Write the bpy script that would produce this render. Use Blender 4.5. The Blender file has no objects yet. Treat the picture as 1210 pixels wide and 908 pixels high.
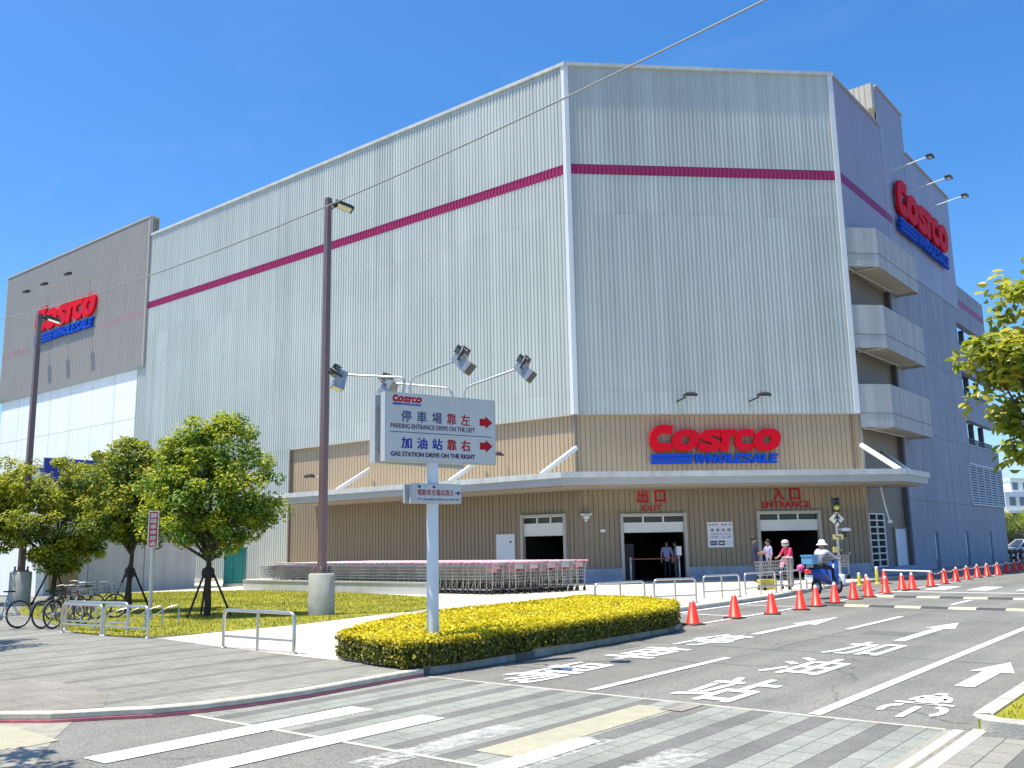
import bpy, bmesh, math, random
import numpy as np
from mathutils import Vector, Matrix
random.seed(7); rng = np.random.default_rng(7)
R = math.radians
scene = bpy.context.scene
COL = scene.collection
PI = math.pi

# ------------------------------------------------------------------ camera solve
# world: +Y runs along the road (and the right wall), +X across it to the right, camera stands at the origin
f_px, pitch, roll, CAMH = 1084.441, R(9.949), R(1.061), 1.6
YAW = R(38.691)
def to_world(p):                      # camera-yaw coordinates (right, forward, up) -> world
    c, s = math.cos(YAW), math.sin(YAW)
    return Vector((p[0]*c - p[1]*s, p[0]*s + p[1]*c, p[2]))
_fw = Vector((0, math.cos(pitch), math.sin(pitch))); _rt = Vector((1, 0, 0)); _up = _rt.cross(_fw)
_r2 = math.cos(roll)*_rt - math.sin(roll)*_up; _u2 = math.sin(roll)*_rt + math.cos(roll)*_up
fw, r2, u2 = to_world(_fw), to_world(_r2), to_world(_u2)
CAM = Vector((0, 0, CAMH))
def ray(u, v): return fw*f_px + r2*(u-605) - u2*(v-454)
def gp(u, v, z=0.0):                  # sight line -> point on the level plane z
    d = ray(u, v); return CAM + d*((z-CAMH)/d.z)
def dp(u, v, depth):                  # sight line -> point at a given distance ahead
    d = ray(u, v); h = Vector((fw.x, fw.y, 0)).normalized(); return CAM + d*(depth/d.dot(h))
ROAD = -0.10                          # road level; pavement and plaza are at 0

# ------------------------------------------------------------------ helpers
def tag(o, label=None, cat=None, group=None, kind=None):
    if label: o['label'] = label
    if cat: o['category'] = cat
    if group: o['group'] = group
    if kind: o['kind'] = kind
    return o
def thing(name, label, cat, loc=(0, 0, 0), rz=0.0, group=None):
    o = bpy.data.objects.new(name, None); COL.objects.link(o)
    o.location = loc; o.rotation_euler = (0, 0, rz); o.empty_display_size = .2
    return tag(o, label, cat, group)
def wloc(o):
    l = Vector((0, 0, 0))
    while o: l += o.location; o = o.parent
    return l
def copy_tree(o, parent=None):
    c = o.copy(); COL.objects.link(c)
    if parent: c.parent = parent
    for ch in list(o.children): copy_tree(ch, c)
    return c

class Fr:                             # a wall frame: s along the wall, d outward, z up
    def __init__(self, o, x, n): self.o, self.x, self.n = Vector(o), Vector(x), Vector(n)
    def p(self, s, d, z): q = self.o + self.x*s + self.n*d; return (q.x, q.y, self.o.z+z)
    def inv(self, u, v, d=0):
        r = ray(u, v); o = self.o + self.n*d; t = (o-CAM).dot(self.n)/r.dot(self.n); q = CAM + r*t
        return (q-self.o).dot(self.x), q.z
WORLD = Fr((0, 0, 0), (1, 0, 0), (0, 1, 0))

def fboxes(fr, boxes, name, m, parent):   # several like pieces, each a part of its own
    return [MB().fbox(fr, *b).build(name, M[m] if isinstance(m, str) else m, parent) for b in boxes]
class MB:
    def __init__(self): self.v = []; self.f = []; self.s = []; self.m = []; self.mi = 0
    def add(self, vs, fs, smooth=False):
        b = len(self.v); self.v += [tuple(q) for q in vs]
        for q in fs: self.f.append([i+b for i in q]); self.s.append(smooth); self.m.append(self.mi)
        return self
    def fbox(self, fr, s0, s1, d0, d1, z0, z1):
        P = [fr.p(s, d, z) for z in (z0, z1) for d in (d0, d1) for s in (s0, s1)]
        return self.add(P, [(0, 2, 3, 1), (4, 5, 7, 6), (0, 1, 5, 4), (2, 6, 7, 3), (0, 4, 6, 2), (1, 3, 7, 5)])
    def box(self, x0, x1, y0, y1, z0, z1): return self.fbox(WORLD, x0, x1, y0, y1, z0, z1)
    def obox(self, c, ax, ay, az):   # centre and three half-axis vectors
        c, ax, ay, az = map(Vector, (c, ax, ay, az))
        P = [c+ax*i+ay*j+az*k for k in (-1, 1) for j in (-1, 1) for i in (-1, 1)]
        return self.add(P, [(0, 2, 3, 1), (4, 5, 7, 6), (0, 1, 5, 4), (2, 6, 7, 3), (0, 4, 6, 2), (1, 3, 7, 5)])
    def bar(self, p, q, w, h=None, up=(0, 0, 1)):
        p, q = Vector(p), Vector(q); d = q-p; L = d.length; d.normalize()
        s = d.cross(Vector(up))
        if s.length < 1e-4: s = d.cross(Vector((1, 0, 0)))
        s.normalize(); t = s.cross(d)
        return self.obox((p+q)/2, d*(L/2), s*(w/2), t*((h or w)/2))
    def tube(self, pts, r, n=8, cap=True):
        pts = [Vector(q) for q in pts]; m = len(pts)
        rs = r if isinstance(r, (list, tuple)) else [r]*m
        t0 = (pts[1]-pts[0]).normalized()
        a = t0.cross(Vector((0, 0, 1)))
        if a.length < 1e-3: a = t0.cross(Vector((1, 0, 0)))
        a.normalize(); V = []
        for i in range(m):
            t = (pts[min(i+1, m-1)]-pts[max(i-1, 0)]).normalized()
            a = (a - t*a.dot(t)).normalized(); b = t.cross(a)
            for k in range(n):
                an = 2*PI*k/n; V.append(pts[i] + (a*math.cos(an)+b*math.sin(an))*rs[i])
        Fq = [(i*n+k, i*n+(k+1) % n, (i+1)*n+(k+1) % n, (i+1)*n+k) for i in range(m-1) for k in range(n)]
        self.add(V, Fq, True)
        if cap: self.add(V[:n], [tuple(reversed(range(n)))]); self.add(V[-n:], [tuple(range(n))])
        return self
    def lathe(self, prof, c=(0, 0, 0), n=16, smooth=True, axis=None):
        c = Vector(c); V = []
        if axis is None: ax, bx, cx = Vector((1, 0, 0)), Vector((0, 1, 0)), Vector((0, 0, 1))
        else:
            cx = Vector(axis).normalized(); ax = cx.cross(Vector((0, 0, 1)))
            if ax.length < 1e-3: ax = Vector((1, 0, 0))
            ax.normalize(); bx = cx.cross(ax)
        for r, z in prof:
            for k in range(n):
                an = 2*PI*k/n; V.append(c + ax*(r*math.cos(an)) + bx*(r*math.sin(an)) + cx*z)
        Fq = [(i*n+k, i*n+(k+1) % n, (i+1)*n+(k+1) % n, (i+1)*n+k) for i in range(len(prof)-1) for k in range(n)]
        self.add(V, Fq, smooth)
        if prof[0][0] > 1e-4: self.add(V[:n], [tuple(reversed(range(n)))])
        if prof[-1][0] > 1e-4: self.add(V[-n:], [tuple(range(n))])
        return self
    def prism(self, pts, z0, z1):
        n = len(pts)
        A_ = sum(pts[i][0]*pts[(i+1) % n][1]-pts[(i+1) % n][0]*pts[i][1] for i in range(n))
        if A_ < 0: pts = list(reversed(pts))
        V = [(p[0], p[1], z0) for p in pts]+[(p[0], p[1], z1) for p in pts]
        return self.add(V, [tuple(reversed(range(n))), tuple(range(n, 2*n))]+[(i, (i+1) % n, n+(i+1) % n, n+i) for i in range(n)])
    def torus(self, c, axis, Rr, r, n=20, m=6, a0=0, a1=2*PI):
        c = Vector(c); ax = Vector(axis).normalized(); e = ax.cross(Vector((0, 0, 1)))
        if e.length < 1e-3: e = Vector((1, 0, 0))
        e.normalize(); g = ax.cross(e); V = []
        for i in range(n):
            t = 2*PI*i/n; d = e*math.cos(t)+g*math.sin(t)
            for k in range(m):
                u = 2*PI*k/m; V.append(c + d*(Rr+r*math.cos(u)) + ax*(r*math.sin(u)))
        return self.add(V, [(i*m+k, ((i+1) % n)*m+k, ((i+1) % n)*m+(k+1) % m, i*m+(k+1) % m) for i in range(n) for k in range(m)], True)
    def build(self, name, mat, parent=None, off=None):
        me = bpy.data.meshes.new(name)
        o = wloc(parent) if off is None else Vector(off)
        me.from_pydata([(x-o.x, y-o.y, z-o.z) for x, y, z in self.v], [], self.f)
        me.polygons.foreach_set('use_smooth', self.s)
        for mm in (mat if isinstance(mat, (list, tuple)) else [mat]): me.materials.append(mm)
        if isinstance(mat, (list, tuple)): me.polygons.foreach_set('material_index', self.m)
        me.update()
        ob = bpy.data.objects.new(name, me); COL.objects.link(ob)
        if parent: ob.parent = parent
        elif off is not None: ob.location = o
        return ob
LOC0 = (0, 0, 0)

# ------------------------------------------------------------------ materials
def mat(name, col, rough=.6, metal=0.0, var=0.0, vscale=2.0, bump=0.0, bscale=40.0, col2=None, spec=None, streak=0.0, panel=0.0):
    m = bpy.data.materials.new(name); m.use_nodes = True; nt = m.node_tree; b = nt.nodes['Principled BSDF']
    b.inputs['Roughness'].default_value = rough; b.inputs['Metallic'].default_value = metal
    if spec is not None: b.inputs['Specular IOR Level'].default_value = spec
    c4 = (*col, 1); b.inputs['Base Color'].default_value = c4
    geo = None
    def pos():
        nonlocal geo
        geo = geo or nt.nodes.new('ShaderNodeNewGeometry'); return geo.outputs['Position']
    out = None
    if var or col2:
        nz = nt.nodes.new('ShaderNodeTexNoise'); nz.inputs['Scale'].default_value = vscale; nz.inputs['Detail'].default_value = 6; nz.inputs['Roughness'].default_value = .65
        nt.links.new(pos(), nz.inputs['Vector'])
        mx = nt.nodes.new('ShaderNodeMix'); mx.data_type = 'RGBA'
        k = nt.nodes.new('ShaderNodeMapRange'); k.inputs['From Min'].default_value = .3; k.inputs['From Max'].default_value = .7
        nt.links.new(nz.outputs['Fac'], k.inputs['Value']); nt.links.new(k.outputs['Result'], mx.inputs['Factor'])
        mx.inputs['A'].default_value = (*[c*(1-var) for c in col], 1)
        mx.inputs['B'].default_value = (*(col2 or [min(1, c*(1+var)) for c in col]), 1)
        out = mx.outputs['Result']
    if streak:
        mp = nt.nodes.new('ShaderNodeMapping'); mp.inputs['Scale'].default_value = (2.2, 2.2, .06); nt.links.new(pos(), mp.inputs['Vector'])
        nz = nt.nodes.new('ShaderNodeTexNoise'); nz.inputs['Scale'].default_value = 1.3; nz.inputs['Detail'].default_value = 5
        nt.links.new(mp.outputs['Vector'], nz.inputs['Vector'])
        k = nt.nodes.new('ShaderNodeMapRange'); k.inputs['From Min'].default_value = .35; k.inputs['From Max'].default_value = .75
        k.inputs['To Min'].default_value = 1.0; k.inputs['To Max'].default_value = 1-streak
        nt.links.new(nz.outputs['Fac'], k.inputs['Value'])
        mx = nt.nodes.new('ShaderNodeMix'); mx.data_type = 'RGBA'; mx.blend_type = 'MULTIPLY'; mx.inputs['Factor'].default_value = 1
        if out: nt.links.new(out, mx.inputs['A'])
        else: mx.inputs['A'].default_value = c4
        nt.links.new(k.outputs['Result'], mx.inputs['B']); out = mx.outputs['Result']
    if panel:                                    # sheets of slightly different age, about a metre wide
        dt = nt.nodes.new('ShaderNodeVectorMath'); dt.operation = 'DOT_PRODUCT'; dt.inputs[1].default_value = (.7071, .7071, 0); nt.links.new(pos(), dt.inputs[0])
        sz = nt.nodes.new('ShaderNodeSeparateXYZ'); nt.links.new(pos(), sz.inputs[0])
        f1 = nt.nodes.new('ShaderNodeMath'); f1.operation = 'FLOOR'; nt.links.new(dt.outputs['Value'], f1.inputs[0])
        d2 = nt.nodes.new('ShaderNodeMath'); d2.operation = 'DIVIDE'; d2.inputs[1].default_value = 8.05; nt.links.new(sz.outputs['Z'], d2.inputs[0])
        f2 = nt.nodes.new('ShaderNodeMath'); f2.operation = 'FLOOR'; nt.links.new(d2.outputs[0], f2.inputs[0])
        fr_ = nt.nodes.new('ShaderNodeMath'); fr_.operation = 'FRACT'; nt.links.new(d2.outputs[0], fr_.inputs[0])
        cb = nt.nodes.new('ShaderNodeCombineXYZ'); nt.links.new(f1.outputs[0], cb.inputs[0]); nt.links.new(f2.outputs[0], cb.inputs[1])
        wn = nt.nodes.new('ShaderNodeTexWhiteNoise'); wn.noise_dimensions = '2D'; nt.links.new(cb.outputs[0], wn.inputs['Vector'])
        k = nt.nodes.new('ShaderNodeMapRange'); k.inputs['To Min'].default_value = 1-panel; k.inputs['To Max'].default_value = 1+panel*.3; nt.links.new(wn.outputs['Value'], k.inputs['Value'])
        lp = nt.nodes.new('ShaderNodeMath'); lp.operation = 'LESS_THAN'; lp.inputs[1].default_value = .006; nt.links.new(fr_.outputs[0], lp.inputs[0])
        lm = nt.nodes.new('ShaderNodeMath'); lm.operation = 'MULTIPLY_ADD'; lm.inputs[1].default_value = -.09; nt.links.new(lp.outputs[0], lm.inputs[0]); nt.links.new(k.outputs['Result'], lm.inputs[2])
        mx = nt.nodes.new('ShaderNodeMix'); mx.data_type = 'RGBA'; mx.blend_type = 'MULTIPLY'; mx.inputs['Factor'].default_value = 1
        if out: nt.links.new(out, mx.inputs['A'])
        else: mx.inputs['A'].default_value = c4
        nt.links.new(lm.outputs[0], mx.inputs['B']); out = mx.outputs['Result']
    if out: nt.links.new(out, b.inputs['Base Color'])
    if bump:
        nz = nt.nodes.new('ShaderNodeTexNoise'); nz.inputs['Scale'].default_value = bscale; nz.inputs['Detail'].default_value = 4
        nt.links.new(pos(), nz.inputs['Vector'])
        bp = nt.nodes.new('ShaderNodeBump'); bp.inputs['Strength'].default_value = bump; bp.inputs['Distance'].default_value = .02
        nt.links.new(nz.outputs['Fac'], bp.inputs['Height']); nt.links.new(bp.outputs['Normal'], b.inputs['Normal'])
    return m
def leafmat(name, stops, trans=.25, rough=.45):
    m = bpy.data.materials.new(name); m.use_nodes = True; nt = m.node_tree; b = nt.nodes['Principled BSDF']
    b.inputs['Roughness'].default_value = rough
    g = nt.nodes.new('ShaderNodeAttribute'); g.attribute_name = 'tone'
    r = nt.nodes.new('ShaderNodeValToRGB'); el = r.color_ramp.elements
    while len(el) < len(stops): el.new(.5)
    for e, (p, c) in zip(el, stops): e.position = p; e.color = (*c, 1)
    nt.links.new(g.outputs['Fac'], r.inputs['Fac']); nt.links.new(r.outputs['Color'], b.inputs['Base Color'])
    tr = nt.nodes.new('ShaderNodeBsdfTranslucent'); nt.links.new(r.outputs['Color'], tr.inputs['Color'])
    mx = nt.nodes.new('ShaderNodeMixShader'); mx.inputs['Fac'].default_value = trans
    nt.links.new(b.outputs['BSDF'], mx.inputs[1]); nt.links.new(tr.outputs['BSDF'], mx.inputs[2])
    nt.links.new(mx.outputs['Shader'], nt.nodes['Material Output'].inputs['Surface'])
    return m

M = {}
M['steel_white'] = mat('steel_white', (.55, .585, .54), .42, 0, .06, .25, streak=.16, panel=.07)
M['steel_shaded'] = mat('steel_shaded', (.355, .35, .45), .45, 0, .05, .25, streak=.10)  # shaded copy of the white steel: blue sky shade mixed into the colour
M['panel_shaded'] = mat('panel_shaded', (.35, .35, .45), .5, 0, .06, .35, streak=.18)  # purplish because the wall's shade is put into the colour
M['concrete_shaded'] = mat('concrete_shaded', (.30, .33, .405), .7, 0, .09, .5, bump=.05, streak=.24)  # concrete darkened and blued to carry the shade of this side
M['balcony'] = mat('balcony', (.46, .465, .46), .7, 0, .07, .5, streak=.24)
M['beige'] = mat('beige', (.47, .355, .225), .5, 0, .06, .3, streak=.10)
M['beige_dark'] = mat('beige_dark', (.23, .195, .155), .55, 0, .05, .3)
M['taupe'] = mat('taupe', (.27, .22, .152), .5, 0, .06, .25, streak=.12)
M['magenta'] = mat('magenta', (.33, .012, .095), .45, 0, .05, .6)
M['white'] = mat('white', (.74, .76, .75), .45, 0, .04, .8, streak=.06)
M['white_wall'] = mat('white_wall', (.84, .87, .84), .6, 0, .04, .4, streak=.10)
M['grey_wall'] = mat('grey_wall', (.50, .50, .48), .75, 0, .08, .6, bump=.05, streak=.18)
M['canopy'] = mat('canopy', (.60, .615, .585), .45, 0, .08, .6, streak=.22)
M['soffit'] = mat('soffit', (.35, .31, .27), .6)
M['trim_grey'] = mat('trim_grey', (.42, .40, .36), .5)
M['blue_band'] = mat('blue_band', (.02, .04, .36), .45, 0, .08, .8)
M['logo_red'] = mat('logo_red', (.66, .003, .018), .6, spec=.15)
M['logo_blue'] = mat('logo_blue', (.004, .065, .46), .6, spec=.15)
M['text_red'] = mat('text_red', (.46, .008, .02), .6, spec=.2)
M['text_blue'] = mat('text_blue', (.012, .03, .32), .5)
M['text_navy'] = mat('text_navy', (.05, .06, .17), .5)
M['text_dark'] = mat('text_dark', (.10, .03, .09), .5)
M['black'] = mat('black', (.015, .015, .017), .5)
M['interior'] = mat('interior', (.012, .012, .014), .9)
M['glass_dark'] = mat('glass_dark', (.03, .035, .035), .12, 0, .3, 1.5)
M['glass_blue'] = mat('glass_blue', (.12, .17, .22), .1)
M['shutter'] = mat('shutter', (.66, .69, .66), .5, 0, .04, 1)
M['door_blue'] = mat('door_blue', (.62, .68, .76), .5)
M['galv'] = mat('galv', (.52, .53, .53), .4, .6, .1, 3)
M['stainless'] = mat('stainless', (.62, .60, .56), .28, .85, .08, 4)
M['pole_brown'] = mat('pole_brown', (.19, .125, .125), .45, .2, .08, 2)
M['pole_white'] = mat('pole_white', (.66, .72, .76), .4, 0, .04, 2)
M['sign_face'] = mat('sign_face', (.58, .60, .585), .4, 0, .04, 1.2, streak=.10)
M['sign_side'] = mat('sign_side', (.45, .47, .47), .5, 0, .05, 2)
M['lamp_black'] = mat('lamp_black', (.05, .055, .055), .4, .3)
M['lamp_grey'] = mat('lamp_grey', (.36, .36, .35), .35, .5, .08, 8)
M['lens'] = mat('lens', (.75, .72, .55), .12)
M['concrete'] = mat('concrete', (.38, .385, .34), .8, 0, .14, 3.0, bump=.15, bscale=60, streak=.15)
M['kerb'] = mat('kerb', (.40, .39, .34), .85, 0, .25, 5.0, bump=.3, bscale=50)
M['kerb_white'] = mat('kerb_white', (.50, .47, .38), .75, 0, .18, 6, bump=.15)
M['kerb_red'] = mat('kerb_red', (.52, .16, .18), .75, 0, .25, 5, bump=.15)
M['paint'] = mat('paint', (.74, .74, .72), .7, 0, .10, 14.0, bump=.1, bscale=120)
M['paint_yellow'] = mat('paint_yellow', (.58, .54, .33), .7, 0, .12, 9.0)
M['paint_black'] = mat('paint_black', (.055, .055, .055), .8, 0, .2, 9.0)
M['cone'] = mat('cone', (.72, .03, .01), .42, 0, .08, 6)
M['cone_base'] = mat('cone_base', (.03, .03, .03), .7)
M['cone_white'] = mat('cone_white', (.75, .66, .60), .5)
M['bark'] = mat('bark', (.055, .045, .035), .9, 0, .35, 9, bump=.6, bscale=30)
M['stake'] = mat('stake', (.035, .026, .028), .85, 0, .3, 12)
M['teal'] = mat('teal', (.012, .19, .17), .45, 0, .08, 2)
M['cart_wire'] = mat('cart_wire', (.44, .45, .45), .3, .7)
M['cart_handle'] = mat('cart_handle', (.74, .36, .42), .45)
M['rubber'] = mat('rubber', (.02, .02, .02), .8)
M['skin'] = mat('skin', (.42, .24, .165), .6)
M['hair'] = mat('hair', (.012, .010, .009), .5)
M['yellow'] = mat('yellow', (.62, .50, .035), .5)
M['asph_dash'] = M['paint']
def cm(name, c, rough=.6): 
    if name not in M: M[name] = mat(name, c, rough)
    return M[name]

def asphalt_mat():
    m = bpy.data.materials.new('asphalt'); m.use_nodes = True; nt = m.node_tree; N = nt.nodes; L = nt.links; b = N['Principled BSDF']
    b.inputs['Roughness'].default_value = .85
    g = N.new('ShaderNodeNewGeometry')
    n1 = N.new('ShaderNodeTexNoise'); n1.inputs['Scale'].default_value = 55; n1.inputs['Detail'].default_value = 3; L.new(g.outputs['Position'], n1.inputs['Vector'])
    n2 = N.new('ShaderNodeTexNoise'); n2.inputs['Scale'].default_value = .35; n2.inputs['Detail'].default_value = 6; n2.inputs['Roughness'].default_value = .7; L.new(g.outputs['Position'], n2.inputs['Vector'])
    r1 = N.new('ShaderNodeValToRGB'); r1.color_ramp.elements[0].position = .3; r1.color_ramp.elements[1].position = .75
    r1.color_ramp.elements[0].color = (.105, .103, .093, 1); r1.color_ramp.elements[1].color = (.27, .265, .235, 1)
    L.new(n1.outputs['Fac'], r1.inputs['Fac'])
    # wheel-track wear, long along the road
    mp = N.new('ShaderNodeMapping'); mp.inputs['Scale'].default_value = (1.6, .05, 1); L.new(g.outputs['Position'], mp.inputs['Vector'])
    n3 = N.new('ShaderNodeTexNoise'); n3.inputs['Scale'].default_value = 1; n3.inputs['Detail'].default_value = 4; L.new(mp.outputs['Vector'], n3.inputs['Vector'])
    ad = N.new('ShaderNodeMath'); ad.operation = 'ADD'; L.new(n2.outputs['Fac'], ad.inputs[0]); L.new(n3.outputs['Fac'], ad.inputs[1])
    mr = N.new('ShaderNodeMapRange'); mr.inputs['From Min'].default_value = .7; mr.inputs['From Max'].default_value = 1.3; mr.inputs['To Min'].default_value = .74; mr.inputs['To Max'].default_value = 1.22
    L.new(ad.outputs[0], mr.inputs['Value'])
    mx = N.new('ShaderNodeMix'); mx.data_type = 'RGBA'; mx.blend_type = 'MULTIPLY'; mx.inputs['Factor'].default_value = 1
    L.new(r1.outputs['Color'], mx.inputs['A']); L.new(mr.outputs['Result'], mx.inputs['B'])
    # thin cracks
    vo = N.new('ShaderNodeTexVoronoi'); vo.feature = 'DISTANCE_TO_EDGE'; vo.inputs['Scale'].default_value = .16
    nd = N.new('ShaderNodeTexNoise'); nd.inputs['Scale'].default_value = 1.1; nd.inputs['Detail'].default_value = 5; L.new(g.outputs['Position'], nd.inputs['Vector'])
    va = N.new('ShaderNodeVectorMath'); va.operation = 'MULTIPLY_ADD'; va.inputs[1].default_value = (1.2, 1.2, 0); L.new(nd.outputs['Color'], va.inputs[0]); L.new(g.outputs['Position'], va.inputs[2])
    L.new(va.outputs[0], vo.inputs['Vector'])
    cr = N.new('ShaderNodeMapRange'); cr.inputs['From Max'].default_value = .0022; cr.inputs['To Min'].default_value = .5; cr.inputs['To Max'].default_value = 1; L.new(vo.outputs['Distance'], cr.inputs['Value'])
    m2 = N.new('ShaderNodeMix'); m2.data_type = 'RGBA'; m2.blend_type = 'MULTIPLY'; m2.inputs['Factor'].default_value = 1
    L.new(mx.outputs['Result'], m2.inputs['A']); L.new(cr.outputs['Result'], m2.inputs['B']); L.new(m2.outputs['Result'], b.inputs['Base Color'])
    bp = N.new('ShaderNodeBump'); bp.inputs['Strength'].default_value = .35; bp.inputs['Distance'].default_value = .01
    L.new(n1.outputs['Fac'], bp.inputs['Height']); L.new(bp.outputs['Normal'], b.inputs['Normal'])
    return m
M['asphalt'] = asphalt_mat()

def paver_mat(name, base, alt, dark, bw=.42, bh=.21, stripes=True, dirt=.25, x_off=0.0, mod=3):
    """stone pavers laid along the road axis, with darker bands of whole rows"""
    m = bpy.data.materials.new(name); m.use_nodes = True; nt = m.node_tree; N = nt.nodes; L = nt.links; b = N['Principled BSDF']
    b.inputs['Roughness'].default_value = .8
    g = N.new('ShaderNodeNewGeometry'); sx = N.new('ShaderNodeSeparateXYZ'); L.new(g.outputs['Position'], sx.inputs[0])
    cx = N.new('ShaderNodeCombineXYZ'); ao = N.new('ShaderNodeMath'); ao.operation = 'ADD'; ao.inputs[1].default_value = 100+x_off; L.new(sx.outputs['X'], ao.inputs[0])
    L.new(sx.outputs['Y'], cx.inputs['X']); L.new(ao.outputs[0], cx.inputs['Y'])
    br = N.new('ShaderNodeTexBrick'); br.inputs['Scale'].default_value = 1; br.inputs['Brick Width'].default_value = bw; br.inputs['Row Height'].default_value = bh
    br.inputs['Mortar Size'].default_value = .006; br.inputs['Mortar Smooth'].default_value = .2
    br.inputs['Color1'].default_value = (*base, 1); br.inputs['Color2'].default_value = (*alt, 1); br.inputs['Mortar'].default_value = (.11, .11, .10, 1)
    L.new(cx.outputs[0], br.inputs['Vector']); col = br.outputs['Color']
    if stripes:
        # whole rows, picked pseudo-randomly, in the darker stone
        dv = N.new('ShaderNodeMath'); dv.operation = 'DIVIDE'; dv.inputs[1].default_value = bh; L.new(ao.outputs[0], dv.inputs[0])
        fl = N.new('ShaderNodeMath'); fl.operation = 'FLOOR'; L.new(dv.outputs[0], fl.inputs[0])
        md = N.new('ShaderNodeMath'); md.operation = 'FLOORED_MODULO'; md.inputs[1].default_value = mod; L.new(fl.outputs[0], md.inputs[0])
        lt = N.new('ShaderNodeMath'); lt.operation = 'LESS_THAN'; lt.inputs[1].default_value = .5; L.new(md.outputs[0], lt.inputs[0])
        mx = N.new('ShaderNodeMix'); mx.data_type = 'RGBA'; L.new(lt.outputs[0], mx.inputs['Factor']); L.new(col, mx.inputs['A']); mx.inputs['B'].default_value = (*dark, 1); 
        m3 = N.new('ShaderNodeMix'); m3.data_type = 'RGBA'; L.new(br.outputs['Fac'], m3.inputs['Factor']); L.new(mx.outputs['Result'], m3.inputs['A']); m3.inputs['B'].default_value = (.10, .10, .095, 1); col = m3.outputs['Result']
    nz = N.new('ShaderNodeTexNoise'); nz.inputs['Scale'].default_value = .9; nz.inputs['Detail'].default_value = 9; nz.inputs['Roughness'].default_value = .75; L.new(g.outputs['Position'], nz.inputs['Vector'])
    mr = N.new('ShaderNodeMapRange'); mr.inputs['From Min'].default_value = .3; mr.inputs['From Max'].default_value = .7; mr.inputs['To Min'].default_value = 1-dirt; mr.inputs['To Max'].default_value = 1+dirt*.6; L.new(nz.outputs['Fac'], mr.inputs['Value'])
    n2 = N.new('ShaderNodeTexNoise'); n2.inputs['Scale'].default_value = 70; n2.inputs['Detail'].default_value = 2; L.new(g.outputs['Position'], n2.inputs['Vector'])
    m2 = N.new('ShaderNodeMapRange'); m2.inputs['From Min'].default_value = .3; m2.inputs['From Max'].default_value = .7; m2.inputs['To Min'].default_value = .75; m2.inputs['To Max'].default_value = 1.25; L.new(n2.outputs['Fac'], m2.inputs['Value'])
    mu = N.new('ShaderNodeMath'); mu.operation = 'MULTIPLY'; L.new(mr.outputs['Result'], mu.inputs[0]); L.new(m2.outputs['Result'], mu.inputs[1])
    mm = N.new('ShaderNodeMix'); mm.data_type = 'RGBA'; mm.blend_type = 'MULTIPLY'; mm.inputs['Factor'].default_value = 1; L.new(col, mm.inputs['A']); L.new(mu.outputs[0], mm.inputs['B'])
    L.new(mm.outputs['Result'], b.inputs['Base Color'])
    bp = N.new('ShaderNodeBump'); bp.inputs['Strength'].default_value = .4; bp.inputs['Distance'].default_value = .006; bp.invert = True
    L.new(br.outputs['Fac'], bp.inputs['Height']); L.new(bp.outputs['Normal'], b.inputs['Normal'])
    return m
M['crosswalk_stone'] = paver_mat('crosswalk_stone', (.29, .30, .26), (.25, .26, .225), (.16, .157, .143), .42, .21, True, .3)
M['walk_stone'] = paver_mat('walk_stone', (.265, .26, .222), (.23, .226, .192), (.178, .175, .153), .40, .20, True, .36, 0.0, 5)
M['walk_brown'] = paver_mat('walk_brown', (.27, .25, .212), (.235, .217, .184), (.2, .15, .14), .5, .5, False, .3)
M['walk_right'] = paver_mat('walk_right', (.30, .29, .245), (.26, .25, .21), (.15, .145, .13), .40, .20, True, .2, .1)
M['plaza'] = mat('plaza', (.58, .535, .43), .8, 0, .06, .5, bump=.1, bscale=80)
M['pad_cream'] = mat('pad_cream', (.37, .35, .25), .8, 0, .12, 6, bump=.15)
M['pad_beige'] = mat('pad_beige', (.30, .285, .235), .85, 0, .2, 7, bump=.25)
M['soil_grass'] = mat('soil_grass', (.19, .20, .008), .95, 0, .3, .55, bump=.6, bscale=25, col2=(.33, .31, .014))
def worn_paint():
    m = mat('worn_paint', (.68, .68, .66), .75); nt = m.node_tree; N = nt.nodes; L = nt.links; b = N['Principled BSDF']
    g = N.new('ShaderNodeNewGeometry'); nz = N.new('ShaderNodeTexNoise'); nz.inputs['Scale'].default_value = 7; nz.inputs['Detail'].default_value = 9; nz.inputs['Roughness'].default_value = .8
    L.new(g.outputs['Position'], nz.inputs['Vector'])
    mr = N.new('ShaderNodeMapRange'); mr.inputs['From Min'].default_value = .42; mr.inputs['From Max'].default_value = .64; mr.inputs['To Max'].default_value = .8; L.new(nz.outputs['Fac'], mr.inputs['Value'])
    L.new(mr.outputs['Result'], b.inputs['Alpha'])
    return m
M['worn'] = worn_paint()
def chip_paint():                      # road paint, chipped where tyres run over it
    m = mat('road_paint', (.72, .72, .69), .7, 0, .12, 5.0); nt = m.node_tree; N = nt.nodes; L = nt.links; b = N['Principled BSDF']
    g = N.new('ShaderNodeNewGeometry'); nz = N.new('ShaderNodeTexNoise'); nz.inputs['Scale'].default_value = 26; nz.inputs['Detail'].default_value = 8; nz.inputs['Roughness'].default_value = .75
    L.new(g.outputs['Position'], nz.inputs['Vector'])
    n2 = N.new('ShaderNodeTexNoise'); n2.inputs['Scale'].default_value = 1.1; n2.inputs['Detail'].default_value = 3; L.new(g.outputs['Position'], n2.inputs['Vector'])
    ad = N.new('ShaderNodeMath'); ad.operation = 'MULTIPLY_ADD'; ad.inputs[1].default_value = .55; L.new(n2.outputs['Fac'], ad.inputs[0]); L.new(nz.outputs['Fac'], ad.inputs[2])
    mr = N.new('ShaderNodeMapRange'); mr.inputs['From Min'].default_value = .60; mr.inputs['From Max'].default_value = .66; mr.inputs['To Min'].default_value = .15; L.new(ad.outputs[0], mr.inputs['Value']); L.new(mr.outputs['Result'], b.inputs['Alpha'])
    return m
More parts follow.
